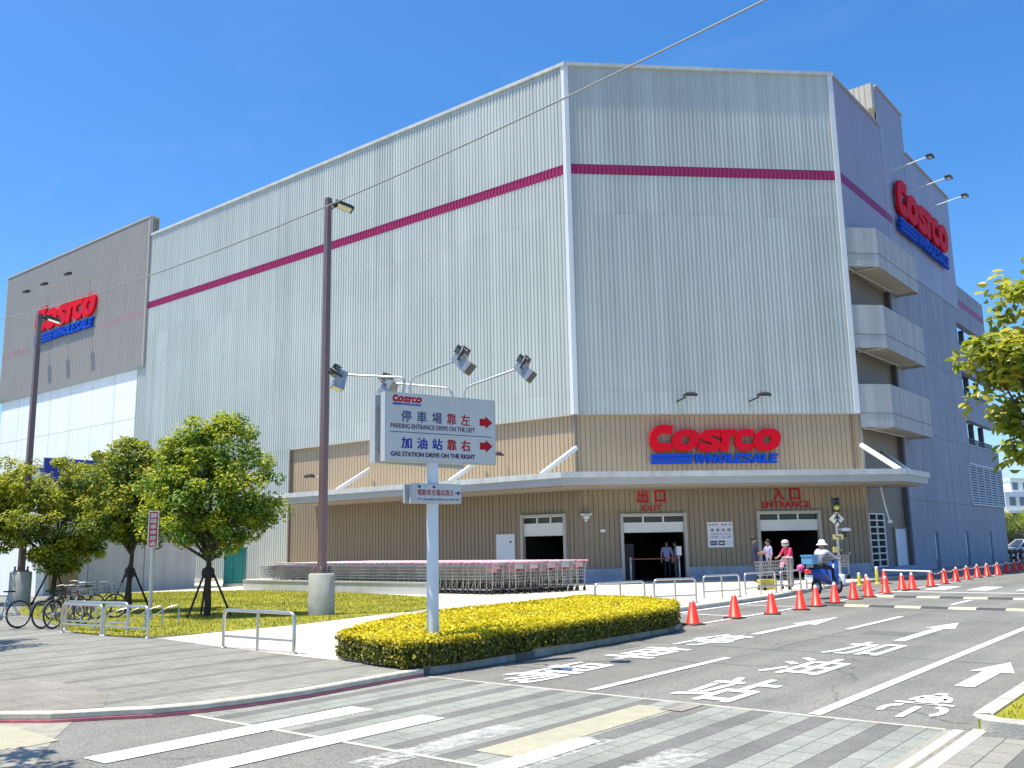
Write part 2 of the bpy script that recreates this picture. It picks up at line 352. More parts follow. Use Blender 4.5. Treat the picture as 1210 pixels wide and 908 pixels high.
M['paint'] = chip_paint()

# ------------------------------------------------------------------ writing
def text2d(body, bold=0.0):
    cu = bpy.data.curves.new('t', 'FONT'); cu.body = body; cu.size = 1; cu.offset = bold; cu.resolution_u = 3
    ob = bpy.data.objects.new('t', cu); COL.objects.link(ob)
    dg = bpy.context.evaluated_depsgraph_get(); me = bpy.data.meshes.new_from_object(ob.evaluated_get(dg))
    V = [(v.co.x, v.co.y) for v in me.vertices]; Fq = [tuple(p.vertices) for p in me.polygons]
    bpy.data.objects.remove(ob); bpy.data.curves.remove(cu); bpy.data.meshes.remove(me)
    return V, Fq
def poly2d(loops):                    # filled 2-D outline with holes
    cu = bpy.data.curves.new('p', 'CURVE'); cu.dimensions = '2D'; cu.fill_mode = 'BOTH'
    for lp in loops:
        sp = cu.splines.new('POLY'); sp.points.add(len(lp)-1); sp.use_cyclic_u = True
        for q, (x, y) in zip(sp.points, lp): q.co = (x, y, 0, 1)
    ob = bpy.data.objects.new('p', cu); COL.objects.link(ob)
    dg = bpy.context.evaluated_depsgraph_get(); me = bpy.data.meshes.new_from_object(ob.evaluated_get(dg))
    V = [(v.co.x, v.co.y) for v in me.vertices]; Fq = [tuple(p.vertices) for p in me.polygons]
    bpy.data.objects.remove(ob); bpy.data.curves.remove(cu); bpy.data.meshes.remove(me)
    return V, Fq
def fit(V, x0, x1, y0, y1, bb=None):
    xs = [v[0] for v in V]; ys = [v[1] for v in V]
    if bb is None: bb = (min(xs), max(xs), min(ys), max(ys))
    return [(x0+(x-bb[0])/(bb[1]-bb[0])*(x1-x0), y0+(y-bb[2])/(bb[3]-bb[2])*(y1-y0)) for x, y in V]
def flat(mb, VF, fn, thick=0.0):      # put a 2-D shape on a surface: fn(x, y, d) -> point; thick > 0 gives it sides
    V, Fq = VF
    # orientation: make every face look outwards (+d)
    def area(q): return sum(V[q[i]][0]*V[q[(i+1) % len(q)]][1]-V[q[(i+1) % len(q)]][0]*V[q[i]][1] for i in range(len(q)))
    p0, px, py, pd = Vector(fn(0, 0, 0)), Vector(fn(1, 0, 0)), Vector(fn(0, 1, 0)), Vector(fn(0, 0, 1))
    right = (px-p0).cross(py-p0).dot(pd-p0) > 0
    FF_ = [q if (area(q) > 0) == right else tuple(reversed(q)) for q in Fq]
    if thick <= 0: return mb.add([fn(x, y, 0) for x, y in V], FF_)
    n = len(V)
    P = [fn(x, y, thick) for x, y in V]+[fn(x, y, 0) for x, y in V]
    ed = {}
    for q in FF_:
        for i in range(len(q)):
            e = (q[i], q[(i+1) % len(q)]); ed[e] = ed.get(e, 0)+1
    sides = [(e[0], e[0]+n, e[1]+n, e[1]) for e in ed if (e[1], e[0]) not in ed]
    return mb.add(P, FF_+sides)
def textbox(mb, body, fn, x0, x1, y0, y1, bold=0.0, thick=0.0):
    V, Fq = text2d(body, 0.0); w, h = x1-x0, y1-y0
    if bold <= 0: return flat(mb, (fit(V, x0, x1, y0, y1), Fq), fn, thick)
    # heavier strokes: the same glyph struck a few times, each pass nudged sideways and a hair higher
    n = max(1, len(body.replace(' ', ''))); e = bold*(w/n); g = bold*h*.7
    for i, (a, b) in enumerate(((-1, 0), (1, 0), (0, -.8), (0, .8), (0, 0))):
        flat(mb, (fit(V, x0+e+a*e, x1-e+a*e, y0+g+b*g, y1-g+b*g), Fq), (lambda x, y, d, k=i: fn(x, y, d+k*.0005)), thick)
    return mb
def letters_logo():                   # heavy slanted lettering, outlines drawn by hand in a 945 x 265 box (y up)
    def ell(cx, cy, rx, ry, sh, a0=0, a1=360, n=28, p=2.35):
        o = []
        for i in range(n+1 if a1-a0 < 360 else n):
            t = R(a0+(a1-a0)*i/n); c, s = math.cos(t), math.sin(t)
            x = rx*math.copysign(abs(c)**(2/p), c); y = ry*math.copysign(abs(s)**(2/p), s)
            o.append((cx+x+sh*y, cy+y))
        return o
    out = []
    def ring(cx, cy, rx, ry, hx, hy, hdx=0): return poly2d([ell(cx, cy, rx, ry, .22), ell(cx+hdx, cy, hx, hy, .3, p=2)])
    Y = lambda y: 345-y
    # big C
    def cee(x0, x1, yt, yb, hx, hy, open_x, tipw):
        cx, cy = (x0+x1)/2+8, (Y(yt)+Y(yb))/2; rx, ry = (x1-x0)/2+2, (Y(yt)-Y(yb))/2
        o = ell(cx, cy, rx, ry, .16, 62, 298, 30)
        top = [(x1-2, Y(yt)), ] ; bot = [(x1-36, Y(yb)+2)]
        inner = ell(cx+6, cy, hx, hy, .3, 300, 60, 16, 2)
        return poly2d([[(x1-2, Y(yt)+2)]+o+[(x1-22, Y(yb)), (x1-12, cy-hy*1.05)]+ell(cx+4, cy, hx, hy, .25, 290, 70, 16, 2)+[(x1-14, cy+hy*.75)]])
    out.append(('r', cee(158, 336, 82, 262, 40, 34, 0, 0)))
    out.append(('r', ring(417, Y(186), 98, 74, 31, 28)))
    S = [(676, 116), (600, 114), (556, 122), (530, 142), (524, 168), (542, 188), (592, 201), (606, 209), (592, 217), (562, 213), (517, 197), (499, 252), (540, 260), (590, 263), (636, 256), (662, 236), (668, 208), (650, 186), (606, 171), (596, 163), (604, 157), (622, 160), (664, 172)]
    out.append(('r', poly2d([[(x, Y(y)) for x, y in S]])))
    T = [(682, 114), (790, 114), (778, 160), (742, 160), (718, 260), (656, 260), (680, 172), (668, 172)]
    out.append(('r', poly2d([[(x, Y(y)) for x, y in T]])))
    out.append(('r', cee(762, 916, 112, 260, 34, 27, 0, 0)))
    out.append(('r', ring(1003, Y(186), 98, 76, 32, 27)))
    for x1, y0, y1 in ((474, 280, 298), (466, 303, 321), (458, 326, 344)):
        out.append(('b', poly2d([[(168, Y(y1)), (x1-8, Y(y1)), (x1, Y(y0)), (168, Y(y0))]])))
    # second line, block letters on a 5 x 7 pen, slanted
    G = {'W': [[(0, 7), (1.7, 7), (2.0, 2.7), (3.1, 7), (4.5, 7), (4.8, 2.7), (6.1, 7), (7.7, 7), (5.4, 0), (3.8, 0), (3.3, 3.6), (2.3, 0), (.7, 0)]],
         'H': [[(0, 0), (1.9, 0), (1.9, 2.7), (3.4, 2.7), (3.4, 0), (5.3, 0), (5.3, 7), (3.4, 7), (3.4, 4.5), (1.9, 4.5), (1.9, 7), (0, 7)]],
         'L': [[(0, 0), (4.2, 0), (4.2, 1.9), (1.9, 1.9), (1.9, 7), (0, 7)]],
         'E': [[(0, 0), (4.6, 0), (4.6, 1.7), (1.9, 1.7), (1.9, 2.75), (4.2, 2.75), (4.2, 4.3), (1.9, 4.3), (1.9, 5.3), (4.6, 5.3), (4.6, 7), (0, 7)]],
         'A': [[(-.4, 0), (1.5, 0), (1.9, 1.3), (3.7, 1.3), (3.9, 0), (5.8, 0), (4.2, 7), (2.0, 7)], [(2.3, 2.8), (3.4, 2.8), (2.95, 5.0)]],
         'O': [[(2.8+2.8*math.cos(t)*1.0, 3.5+3.6*math.sin(t)) for t in [2*PI*i/20 for i in range(20)]], [(2.8+.95*math.cos(t), 3.5+1.6*math.sin(t)) for t in [2*PI*i/14 for i in range(14)]]],
         'S': [[(4.7, 6.9), (1.6, 7), (.3, 6.2), (.1, 4.8), (.9, 3.7), (2.9, 3.0), (2.8, 2.2), (.2, 2.2), (0, .3), (3.2, 0), (4.6, .8), (4.9, 2.4), (4.2, 3.6), (2.1, 4.3), (2.2, 5.1), (4.6, 5.1)]]}
    adv = {'W': 7.3, 'H': 5.6, 'O': 5.7, 'L': 4.3, 'E': 4.8, 'S': 5.1, 'A': 5.7}
    x = 0; glyphs = []
    for ch in 'WHOLESALE':
        glyphs.append([[(x+px+.18*py, py) for px, py in lp] for lp in G[ch]]); x += adv[ch]
    for g in glyphs:
        out.append(('b', poly2d([[(468+px*(610/(x+1)), Y(343)+py*(64/7)) for px, py in lp] for lp in g])))
    return out
LOGO = letters_logo(); LOGO_BB = (158, 1102, 1, 264)
def logo_on(root, fn, x0, x1, y0, y1, thick):
    r_, b_ = MB(), MB()
    for k, (V, Fq) in LOGO: flat(r_ if k == 'r' else b_, (fit(V, x0, x1, y0, y1, LOGO_BB), Fq), fn, thick)
    a = r_.build('red_lettering', M['logo_red'], root); b = b_.build('blue_lettering', M['logo_blue'], root)
    return a, b
# ================================================================== ground
def struct(o): o['kind'] = 'structure'; return o
def sheet(name, m, pts, z): 
    mb = MB(); A_ = sum(pts[i][0]*pts[(i+1) % len(pts)][1]-pts[(i+1) % len(pts)][0]*pts[i][1] for i in range(len(pts)))
    if A_ < 0: pts = pts[::-1]
    mb.add([(x, y, z) for x, y in pts], [tuple(range(len(pts)))]); return struct(mb.build(name, m))
def rect(x0, x1, y0, y1): return [(x0, y0), (x1, y0), (x1, y1), (x0, y1)]
sheet('ground', M['asphalt'], rect(-2500, 2500, -2500, 2500), ROAD)
ZP = ROAD+.004; ZM = ROAD+.008
sheet('crosswalk_paving', M['crosswalk_stone'], rect(-9.0, -2.42, 5.76, 9.12), ZP)
sheet('crosswalk_paving', M['walk_right'], rect(-2.1, 9, 3.0, 9.0), ZP)
sheet('crosswalk_border', M['pad_beige'], rect(-2.42, -2.36, 5.6, 9.12), ZP)
sheet('crosswalk_border', M['kerb_white'], rect(-2.36, -2.27, 4.6, 9.18), ZP)
sheet('crosswalk_border', M['walk_brown'], rect(-2.27, -2.22, 4.6, 9.18), ZP)
sheet('crosswalk_border', M['plaza'], rect(-2.22, -2.1, 4.6, 9.3), ZP)
sheet('crosswalk_border', M['kerb_white'], rect(-9.0, -2.42, 9.12, 9.17), ZP)
sheet('crosswalk_border', M['kerb_white'], rect(-9.0, -2.42, 5.70, 5.76), ZP)
sheet('crosswalk_pad', M['pad_cream'], rect(-5.36, -4.93, 6.1, 8.75), ZM)
sheet('crosswalk_pad', M['walk_brown'], rect(-5.05, -4.78, 8.62, 9.1), ZM+.004)
sheet('concrete_patch', M['pad_beige'], [(-9.75, 4.86), (-8.95, 4.28), (-7.4, 3.3), (-6.3, 2.2), (-8, 0), (-13, -6), (-14, 0), (-10.6, 4.2)], ZP)
gpx = lambda u, v, z: tuple(gp(u, v, z)[:2])
sheet('concrete_patch', M['pad_cream'], [gpx(0, 858, ROAD), gpx(20, 861, ROAD), gpx(70, 876, ROAD), gpx(0, 890, ROAD), gpx(-60, 880, ROAD)], ZM)

# raised pavement and plaza (one slab), kerbs round it
rw = [gp(u, v, ROAD) for u, v in ((0, 855), (60, 855), (120, 851.5), (180, 848.5), (240, 843), (300, 835), (360, 826), (430, 813), (500, 800))]
rw = [(p.x, p.y) for p in rw]
rw = [(-11.1, -60), (-11.0, -6), (-10.95, 1), (-10.75, 3.2)] + rw
hk = [gp(u, v, ROAD) for u, v in ((500, 798.5), (540, 792), (620, 779), (700, 764.5), (770, 751.5), (797, 746), (806, 741.5))]
hk = [(p.x, p.y) for p in hk]
hk_end = [(hk[-1][0]-.35, hk[-1][1]+.35), (-9.9, hk[-1][1]+.55)]
pk = [(-11.36, 18.6), (-11.36, 22.3), (-11.44, 26.7), (-11.8, 30.0), (-12.06, 33.5), (-12.15, 40), (-12.15, 90)]
slab_edge = rw + hk + hk_end + [(-11.2, hk[-1][1]+.7)] + pk
slab = slab_edge + [(-250, 90), (-250, -60)]
mb = MB(); n = len(slab); mb.prism([(x, y) for x, y in slab], ROAD-.02, 0.0)
struct(mb.build('pavement', M['walk_stone']))
def kerb_strip(name, pts, m, w, z0, z1, out=.0):
    mb = MB(); P = [Vector((x, y, 0)) for x, y in pts]; N_ = []
    for i in range(len(P)):
        t = (P[min(i+1, len(P)-1)]-P[max(i-1, 0)]).normalized(); N_.append(Vector((-t.y, t.x, 0)))
    a = [p - n_*out for p, n_ in zip(P, N_)]; b = [p + n_*w for p, n_ in zip(P, N_)]
    V = []
    for p, q in zip(a, b): V += [(p.x, p.y, z0), (p.x, p.y, z1-.015), (p.x+(q.x-p.x)*.12, p.y+(q.y-p.y)*.12, z1), (q.x, q.y, z1), (q.x, q.y, z0)]
    F_ = []
    for i in range(len(P)-1):
        for k in range(4): F_.append((i*5+k, (i+1)*5+k, (i+1)*5+k+1, i*5+k+1))
    mb.add(V, F_+[(0, 1, 2, 3, 4), tuple(len(V)-5+k for k in (4, 3, 2, 1, 0))]); return struct(mb.build(name, m))
kerb_strip('pavement_kerb', rw, M['kerb_white'], .11, ROAD+.045, .006, .010)
kerb_strip('pavement_kerb', rw, M['kerb_red'], .10, ROAD-.02, -.052, .014)
kerb_strip('plaza_kerb', pk, M['kerb'], .16, ROAD-.02, .012, .004)
hedge_kerb = [gp(400, 779, 0)[:2], gp(450, 786, 0)[:2], gp(486, 790.5, 0)[:2]]
full = [tuple(p) for p in hedge_kerb] + hk + hk_end
def smooth_path(pts, k=2):
    for _ in range(k):
        o = [pts[0]]
        for p, q in zip(pts[:-1], pts[1:]): o += [(p[0]*.75+q[0]*.25, p[1]*.75+q[1]*.25), (p[0]*.25+q[0]*.75, p[1]*.25+q[1]*.75)]
        pts = o+[pts[-1]]
    return pts
# kerb of the planting island: separate cast stones with open joints
sp = smooth_path(full, 2)
acc = [0]
for p, q in zip(sp[:-1], sp[1:]): acc.append(acc[-1]+math.dist(p, q))
def along(s):
    for i in range(len(sp)-1):
        if acc[i+1] >= s or i == len(sp)-2:
            t = (s-acc[i])/(acc[i+1]-acc[i]); return (sp[i][0]*(1-t)+sp[i+1][0]*t, sp[i][1]*(1-t)+sp[i+1][1]*t)
s = 0.0
while s < acc[-1]-.1:
    e = min(s+1.18, acc[-1]); kerb_strip('island_kerb', [along(s+(e-s)*k/5) for k in range(6)], M['kerb'], .17, ROAD-.02, .055, .006); s = e+.018
# plaza: pale concrete
pz = [gpx(190, 755, 0), gpx(262, 765, 0), gpx(350, 775.5, 0), gpx(400, 781, 0), gpx(470, 772, 0), gpx(640, 760, 0), gpx(780, 735, 0), (-9.95, hk[-1][1]+.4), (-11.25, hk[-1][1]+.62)] + [(x-.15, y) for x, y in pk[:-2]] + [(-12.3, 41), (-13.2, 41.04), (-22.2, 32.0), (-44, 32.0), (-44, 29.5), gpx(123, 702, 0), gpx(196, 700, 0), gpx(286, 698, 0), gpx(388, 699, 0), gpx(506, 706, 0), gpx(503, 721, 0), gpx(438, 728, 0), gpx(349, 739, 0), gpx(240, 749, 0)]
sheet('plaza', M['plaza'], pz, .004)
jm = MB()
for yy in (22.0, 26.0, 30.0): jm.box(-20, -11.7, yy, yy+.03, .002, .0055)
for xx in (-15.5, -19.5): jm.box(xx, xx+.03, 19, 31.5, .002, .0055)
struct(jm.build('plaza_joints', M['trim_grey']))
sheet('brown_paving', M['walk_brown'], [gpx(-80, 805, 0), gpx(70, 806, 0), gpx(128, 820, 0), gpx(122, 836, 0), gpx(60, 840.5, 0), gpx(-80, 840, 0)], .004)
lawn_px = [(88, 748), (130, 752), (174, 754), (240, 749), (349, 739), (438, 728), (503, 721), (508, 713), (506, 706), (388, 699), (286, 698), (196, 700), (123, 702), (76, 708), (30, 714), (20, 724), (50, 733)]
LAWN = [gpx(u, v, 0) for u, v in lawn_px]
sheet('lawn', M['soil_grass'], LAWN, .012)

def inside(poly, x, y):
    c = False; j = len(poly)-1
    for i in range(len(poly)):
        xi, yi = poly[i]; xj, yj = poly[j]
        if (yi > y) != (yj > y) and x < (xj-xi)*(y-yi)/(yj-yi)+xi: c = not c
        j = i
    return c
def np_obj(name, V, Fq, mat_, tone=None, parent=None, off=None, smooth=False):
    me = bpy.data.meshes.new(name); nf, k = Fq.shape
    o = np.array(wloc(parent) if parent else (off if off is not None else (0, 0, 0)))
    me.vertices.add(len(V)); me.vertices.foreach_set('co', (V-o).astype(np.float32).ravel())
    me.loops.add(nf*k); me.loops.foreach_set('vertex_index', Fq.astype(np.int32).ravel())
    me.polygons.add(nf); me.polygons.foreach_set('loop_start', np.arange(0, nf*k, k, dtype=np.int32)); me.polygons.foreach_set('loop_total', np.full(nf, k, dtype=np.int32))
    me.update(calc_edges=True); me.materials.append(mat_)
    if tone is not None:
        at = me.attributes.new('tone', 'FLOAT', 'FACE'); at.data.foreach_set('value', tone.astype(np.float32))
    ob = bpy.data.objects.new(name, me); COL.objects.link(ob)
    if parent: ob.parent = parent
    elif off is not None: ob.location = off
    return ob
def leaves(P, N_, size, aspect=.45, droop=0.0, fold=.18):
    """one folded leaf (two quads sharing a midrib) per point, facing N_ with random roll"""
    n = len(P); N_ = N_/np.linalg.norm(N_, axis=1, keepdims=True)
    a = rng.normal(size=(n, 3)); a[:, 2] -= droop; a -= N_*np.sum(a*N_, axis=1, keepdims=True); a /= np.linalg.norm(a, axis=1, keepdims=True)
    b = np.cross(N_, a); s = (size*rng.uniform(.7, 1.3, n))[:, None]
    l0, l1 = P-a*s*.5, P+a*s*.5
    m0, m1 = P-a*s*.12, P+a*s*.22
    e = b*s*aspect*.5; up = N_*s*fold
    V = np.stack([l0, m0+e+up, m1+e*.8+up, l1, m1-e*.8+up, m0-e+up], 1).reshape(-1, 3)
    i = np.arange(n)*6
    Fq = np.stack([np.stack([i, i+1, i+2, i+3], 1), np.stack([i, i+3, i+4, i+5], 1)], 1).reshape(-1, 4)
    return V, Fq
# short grass over the lawn
xs = [p[0] for p in LAWN]; ys = [p[1] for p in LAWN]
pts = []
while len(pts) < 26000:
    x, y = random.uniform(min(xs), max(xs)), random.uniform(min(ys), max(ys))
    if inside(LAWN, x, y): pts.append((x, y))
P = np.array([(x, y, .012) for x, y in pts]); n = len(P)
ang = rng.uniform(0, 2*PI, n); hgt = rng.uniform(.02, .055, n); wd = rng.uniform(.006, .016, n)
dx = np.stack([np.cos(ang), np.sin(ang), np.zeros(n)], 1); ln = rng.normal(size=(n, 3))*.02; ln[:, 2] = hgt
V = np.stack([P-dx*wd[:, None], P+dx*wd[:, None], P+ln], 1).reshape(-1, 3); Fq = np.arange(n*3).reshape(-1, 3)
M['grass'] = leafmat('grass', [(0, (.13, .16, .008)), (.5, (.28, .29, .01)), (1, (.42, .39, .025))], .3, .7)
patch = (np.sin(P[:, 0]*.9+np.sin(P[:, 1]*.7)*2)+np.sin(P[:, 1]*1.7+1))*.18
g = np_obj('grass', V, Fq, M['grass'], np.clip(rng.uniform(.2, .8, n)+patch, 0, 1)); tag(g, 'mown yellow-green grass of the lawn under the small trees', 'grass', kind='stuff')

# ------------------------------------------------------------------ painted markings
def mark(name, x0, x1, y0, y1, m='paint', z=ZM): return sheet(name, M[m], rect(x0, x1, y0, y1), z)
mark('lane_line', -3.70, -3.57, 9.2, 30.5)
for y0, y1 in ((9.3, 12.9), (18.0, 21.4)): mark('lane_line', -6.41, -6.29, y0, y1)
mark('edge_line', -9.42, -9.32, 17.4, 23.9); mark('edge_line', -9.42, -9.32, 25.2, 27.6); mark('edge_line', -9.42, -9.32, 29.2, 52)
mark('edge_line', -9.3, 2.0, 31.05, 31.3)
mark('edge_line', -11.2, -9.42, 20.0, 20.12); mark('edge_line', -11.2, -9.42, 23.4, 23.52); mark('edge_line', -11.3, -11.15, 18.7, 28)
for x0 in (-8.9, -7.6, -6.2, -4.9, -3.5): mark('dash_mark', x0, x0+.62, 32.6, 35.0)
mark('lane_line', -6.4, -6.28, 25.6, 27.6)
mark('crosswalk_bar', -7.93, -7.57, 4.05, 7.0); mark('crosswalk_bar', -6.92, -6.58, 3.9, 7.05)
for x0 in (-5.93, -4.95, -4.05): mark('crosswalk_bar', x0, x0+.34, 5.2, 7.1, 'worn')
mark('crosswalk_bar', -4.93, -4.68, 5.55, 7.0, 'paint', ZM+.004)
def on_road(x, y, d): return (x, y, ZM+d)
def road_char(ch, x0, x1, y0, y1):
    m_ = MB(); textbox(m_, ch, on_road, x0, x1, y0, y1, .022); struct(m_.build('road_lettering', M['paint']))
for ch, y0, y1 in (('站', 9.34, 11.15), ('油', 11.75, 13.5), ('加', 14.1, 15.95)): road_char(ch, -5.46, -4.6, y0, y1)
for ch, y0, y1 in (('場', 9.3, 11.4), ('車', 11.9, 13.75), ('停', 14.1, 16.05)): road_char(ch, -8.08, -7.25, y0, y1)
def road_shape(name, loops):
    m_ = MB(); flat(m_, poly2d(loops), on_road); return struct(m_.build(name, M['paint']))
def road_arrow(xc, y0, ym, y1, sw, hw): road_shape('road_arrow', [[(xc-sw, y0), (xc+sw, y0), (xc+sw, ym), (xc+hw, ym-.02), (xc, y1), (xc-hw, ym-.02), (xc-sw, ym)]])
road_arrow(-7.47, 16.3, 18.7, 20.65, .08, .26); road_arrow(-4.93, 16.35, 18.9, 20.3, .09, .27); road_arrow(-2.87, 11.78, 13.2, 14.3, .105, .26)
# rider-on-a-bicycle symbol of the cycle lane
def arc(cx, cy, rx, ry, a0, a1, n=14): return [(cx+rx*math.cos(R(a0+(a1-a0)*i/n)), cy+ry*math.sin(R(a0+(a1-a0)*i/n))) for i in range(n+1)]
def sym(x, y): return (-2.93+x*.34, 9.5+y*1.5)
def ssym(loop): road_shape('cycle_symbol', [[sym(x, y) for x, y in loop]])
ssym(arc(0, .70, .62, .30, 180, 0)+[(.40, .70)]+arc(0, .70, .38, .19, 0, 180)+[(-.38, .70)])           # handlebars and arms
ssym([(-.85, .56), (.85, .56), (.85, .62), (-.85, .62)])                                             # bar
ssym([(-.30, .58), (.30, .58), (.42, .86), (-.42, .86)])                                             # body
ssym(arc(0, 1.02, .2, .085, 0, 359, 18))                                                             # head
ssym([(-.11, 0), (.11, 0), (.11, .45), (-.11, .45)])                                                 # wheel
ssym(arc(-.45, .30, .5, .22, 95, 215)+arc(-.45, .30, .28, .13, 215, 95)); ssym(arc(.45, .30, .5, .22, 85, -60)+arc(.45, .30, .28, .13, -60, 85))
# cold joints and tar seams in the asphalt
def seam(pts, w=.012, m='paint_black'):
    m_ = MB(); V = []
    for i, (x, y) in enumerate(pts):
        t = Vector((pts[min(i+1, len(pts)-1)][0]-pts[max(i-1, 0)][0], pts[min(i+1, len(pts)-1)][1]-pts[max(i-1, 0)][1])).normalized(); ww = w*random.uniform(.5, 1.3)
        V += [(x-t.y*ww, y+t.x*ww, ROAD+.0025), (x+t.y*ww, y-t.x*ww, ROAD+.0025)]
    m_.add(V, [(i*2, i*2+1, i*2+3, i*2+2) for i in range(len(pts)-1)]); return struct(m_.build('tar_seam', M[m]))
def wob(x0, y0, x1, y1, n=24, a=.03): return [(x0+(x1-x0)*i/n+random.gauss(0, a)*(y1 != y0), y0+(y1-y0)*i/n+random.gauss(0, a)*(x1 != x0)) for i in range(n+1)]
seam(wob(-8.85, 10.9, -7.5, 10.95)); seam(wob(-7.1, 12.2, -5.2, 12.3), .008); seam(wob(-6.3, 9.2, -6.2, 24, 40, .015), .006); seam(wob(-9.2, 21.7, -3.7, 21.9), .009); seam(wob(-8.9, 16.6, -3.6, 16.75), .007)
M['patch'] = mat('patch', (.13, .13, .12), .9, 0, .25, 9, bump=.3, bscale=60)
sheet('asphalt_patch', M['patch'], rect(-5.9, -4.7, 17.2, 18.0), ROAD+.002); sheet('asphalt_patch', M['patch'], rect(-9.1, -8.3, 13.0, 13.7), ROAD+.002)
# rubber speed humps: alternate yellow and black blocks bolted to the road
for yy, nb, gname in ((24.2, 11, 'near speed hump'), (28.35, 12, 'far speed hump')):
    far = yy > 25
    hump = thing('speed_hump', ('rubber speed hump of yellow and black blocks across the road, %s row' % ('farther' if far else 'nearer')), 'speed hump', (-6, yy, ROAD), 0, 'speed humps across the road')
    for i in range(nb):
        x = -9.15+i*.62; b_ = MB()
        V = []
        for xx in (x, x+.61): V += [(xx, yy-.17, ROAD+.002), (xx, yy-.09, ROAD+.04), (xx, yy+.09, ROAD+.04), (xx, yy+.17, ROAD+.002)]
        b_.add(V, [(0, 4, 5, 1), (1, 5, 6, 2), (2, 6, 7, 3), (3, 2, 1, 0), (4, 7, 6, 5)]).build('block', M['paint_yellow' if (i+far) % 2 else 'paint_black'], hump)

# ================================================================== the warehouse
A = Vector((-22.2505, 32.0229, 0)); B = Vector((-13.2278, 41.0456, 0))
q2 = math.sqrt(.5)
FF = Fr(A, (q2, q2, 0), (q2, -q2, 0)); FL = Fr(A, (-1, 0, 0), (0, -1, 0)); FR = Fr(B, (0, 1, 0), (1, 0, 0))
W, LEN, ZT, ZS, ZB = 12.76, 36.13, 23.16, (17.95, 18.42), 7.06
store = thing('warehouse', 'large silver ribbed metal warehouse with magenta stripe and tan ground floor', 'warehouse', A)
def corr(fr, s0, s1, z0, z1, d=0.0, pitch=.2, dep=.045, kind='rib', mb=None):
    mb = mb or MB(); prof = []
    s = s0
    P_ = ((0, 0), (.22, 0), (.34, 1), (.78, 1), (.9, 0)) if kind == 'rib' else ((0, 1), (.80, 1), (.85, 0), (.95, 0))
    while s < s1-1e-6:
        for t, hgt in P_:
            if s+t*pitch < s1: prof.append((s+t*pitch, hgt*dep))
        s += pitch
    prof.append((s1, prof[-1][1])); n = len(prof)
    V = [fr.p(s, d+h_, z) for z in (z0, z1) for s, h_ in prof]
    mb.add(V, [(i, i+1, n+i+1, n+i) for i in range(n-1)]); return mb
def part(mb, name, m, parent=store): return mb.build(name, M[m] if isinstance(m, str) else m, parent)
# upper cladding
mb = MB()
for z0, z1 in ((ZB, ZS[0]), (ZS[1], ZT)): corr(FF, 0.16, W-.2, z0, z1, dep=.023, mb=mb)
part(mb, 'front_cladding', 'steel_white')
mb = MB()
for z0, z1 in ((ZB, ZS[0]), (ZS[1], ZT)): corr(FL, 0.16, LEN, z0, z1, dep=.036, mb=mb)
corr(FL, 19.3, LEN, 0, ZB, mb=mb)
part(mb, 'side_cladding', 'steel_white')
mb = corr(FF, 0.02, W-.02, *ZS, d=.004, dep=.023); corr(FL, .02, LEN, *ZS, d=.004, dep=.036, mb=mb); part(mb, 'stripe', 'magenta')
mb = MB(); mb.fbox(FF, -.02, .16, -.05, .07, ZB, ZT); mb.fbox(FL, -.02, .16, -.05, .07, ZB, ZT); part(mb, 'corner_trim', 'white')
fboxes(FF, [(W-.2, W+.04, -.05, .075, ZB, ZT)], 'corner_trim', 'white', store)
mb = MB(); mb.fbox(FF, -.06, W+.06, -.3, .12, ZT, ZT+.16); mb.fbox(FL, -.08, LEN, -.3, .12, ZT+.002, ZT+.162); part(mb, 'coping', 'canopy')
# tan band above the canopy, set back under the cladding
DB = -.09; DU = -.17
mb = corr(FF, .05, W-.05, 4.2, ZB-.02, d=DU, pitch=.22, dep=.035, kind='pan'); corr(FL, .05, 19.25, 4.2, ZB-.02, d=DU, pitch=.22, dep=.035, kind='pan', mb=mb)
part(mb, 'tan_band', 'beige')
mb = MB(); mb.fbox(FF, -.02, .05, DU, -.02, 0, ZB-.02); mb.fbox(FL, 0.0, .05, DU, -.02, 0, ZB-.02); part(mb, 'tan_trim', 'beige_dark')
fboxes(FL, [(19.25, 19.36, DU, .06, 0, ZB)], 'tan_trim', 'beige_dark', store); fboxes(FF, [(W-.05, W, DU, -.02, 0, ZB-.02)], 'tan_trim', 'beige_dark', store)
mb = MB(); mb.fbox(FF, 0, W, -.3, .05, ZB-.03, ZB+.02); mb.fbox(FL, 0, 19.3, -.3, .05, ZB-.032, ZB+.018); part(mb, 'drip_flashing', 'trim_grey')
# ground floor walls under the canopy, cut round the doors
def wall_with_openings(fr, s_end, ztop, ops, m, name):
    mb = MB(); s = .05
    for a, b, zt in sorted(ops):
        corr(fr, s, a, 0.0, ztop, d=DB, pitch=.22, dep=.035, kind='pan', mb=mb); corr(fr, a, b, zt, ztop, d=DB, pitch=.22, dep=.035, kind='pan', mb=mb); s = b
    corr(fr, s, s_end, 0, ztop, d=DB, pitch=.22, dep=.035, kind='pan', mb=mb); return part(mb, name, m)
OPF = [(1.86, 4.62, 2.76), (7.82, 10.56, 2.78)]; OPL = [(.66, 3.17, 2.82), (3.44, 4.5, 2.08)]
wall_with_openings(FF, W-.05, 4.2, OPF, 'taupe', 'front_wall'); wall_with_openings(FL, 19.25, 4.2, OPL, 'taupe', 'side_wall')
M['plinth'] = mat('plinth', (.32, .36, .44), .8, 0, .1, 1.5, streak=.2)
for a, b in ((.1, 1.8), (4.68, 7.76), (10.62, W)):
    mb = MB(); mb.fbox(FF, a, b, -.06, .06, .2, .56); mb.fbox(FF, a, b, -.06, .22, 0, .2); part(mb, 'plinth', 'plinth')
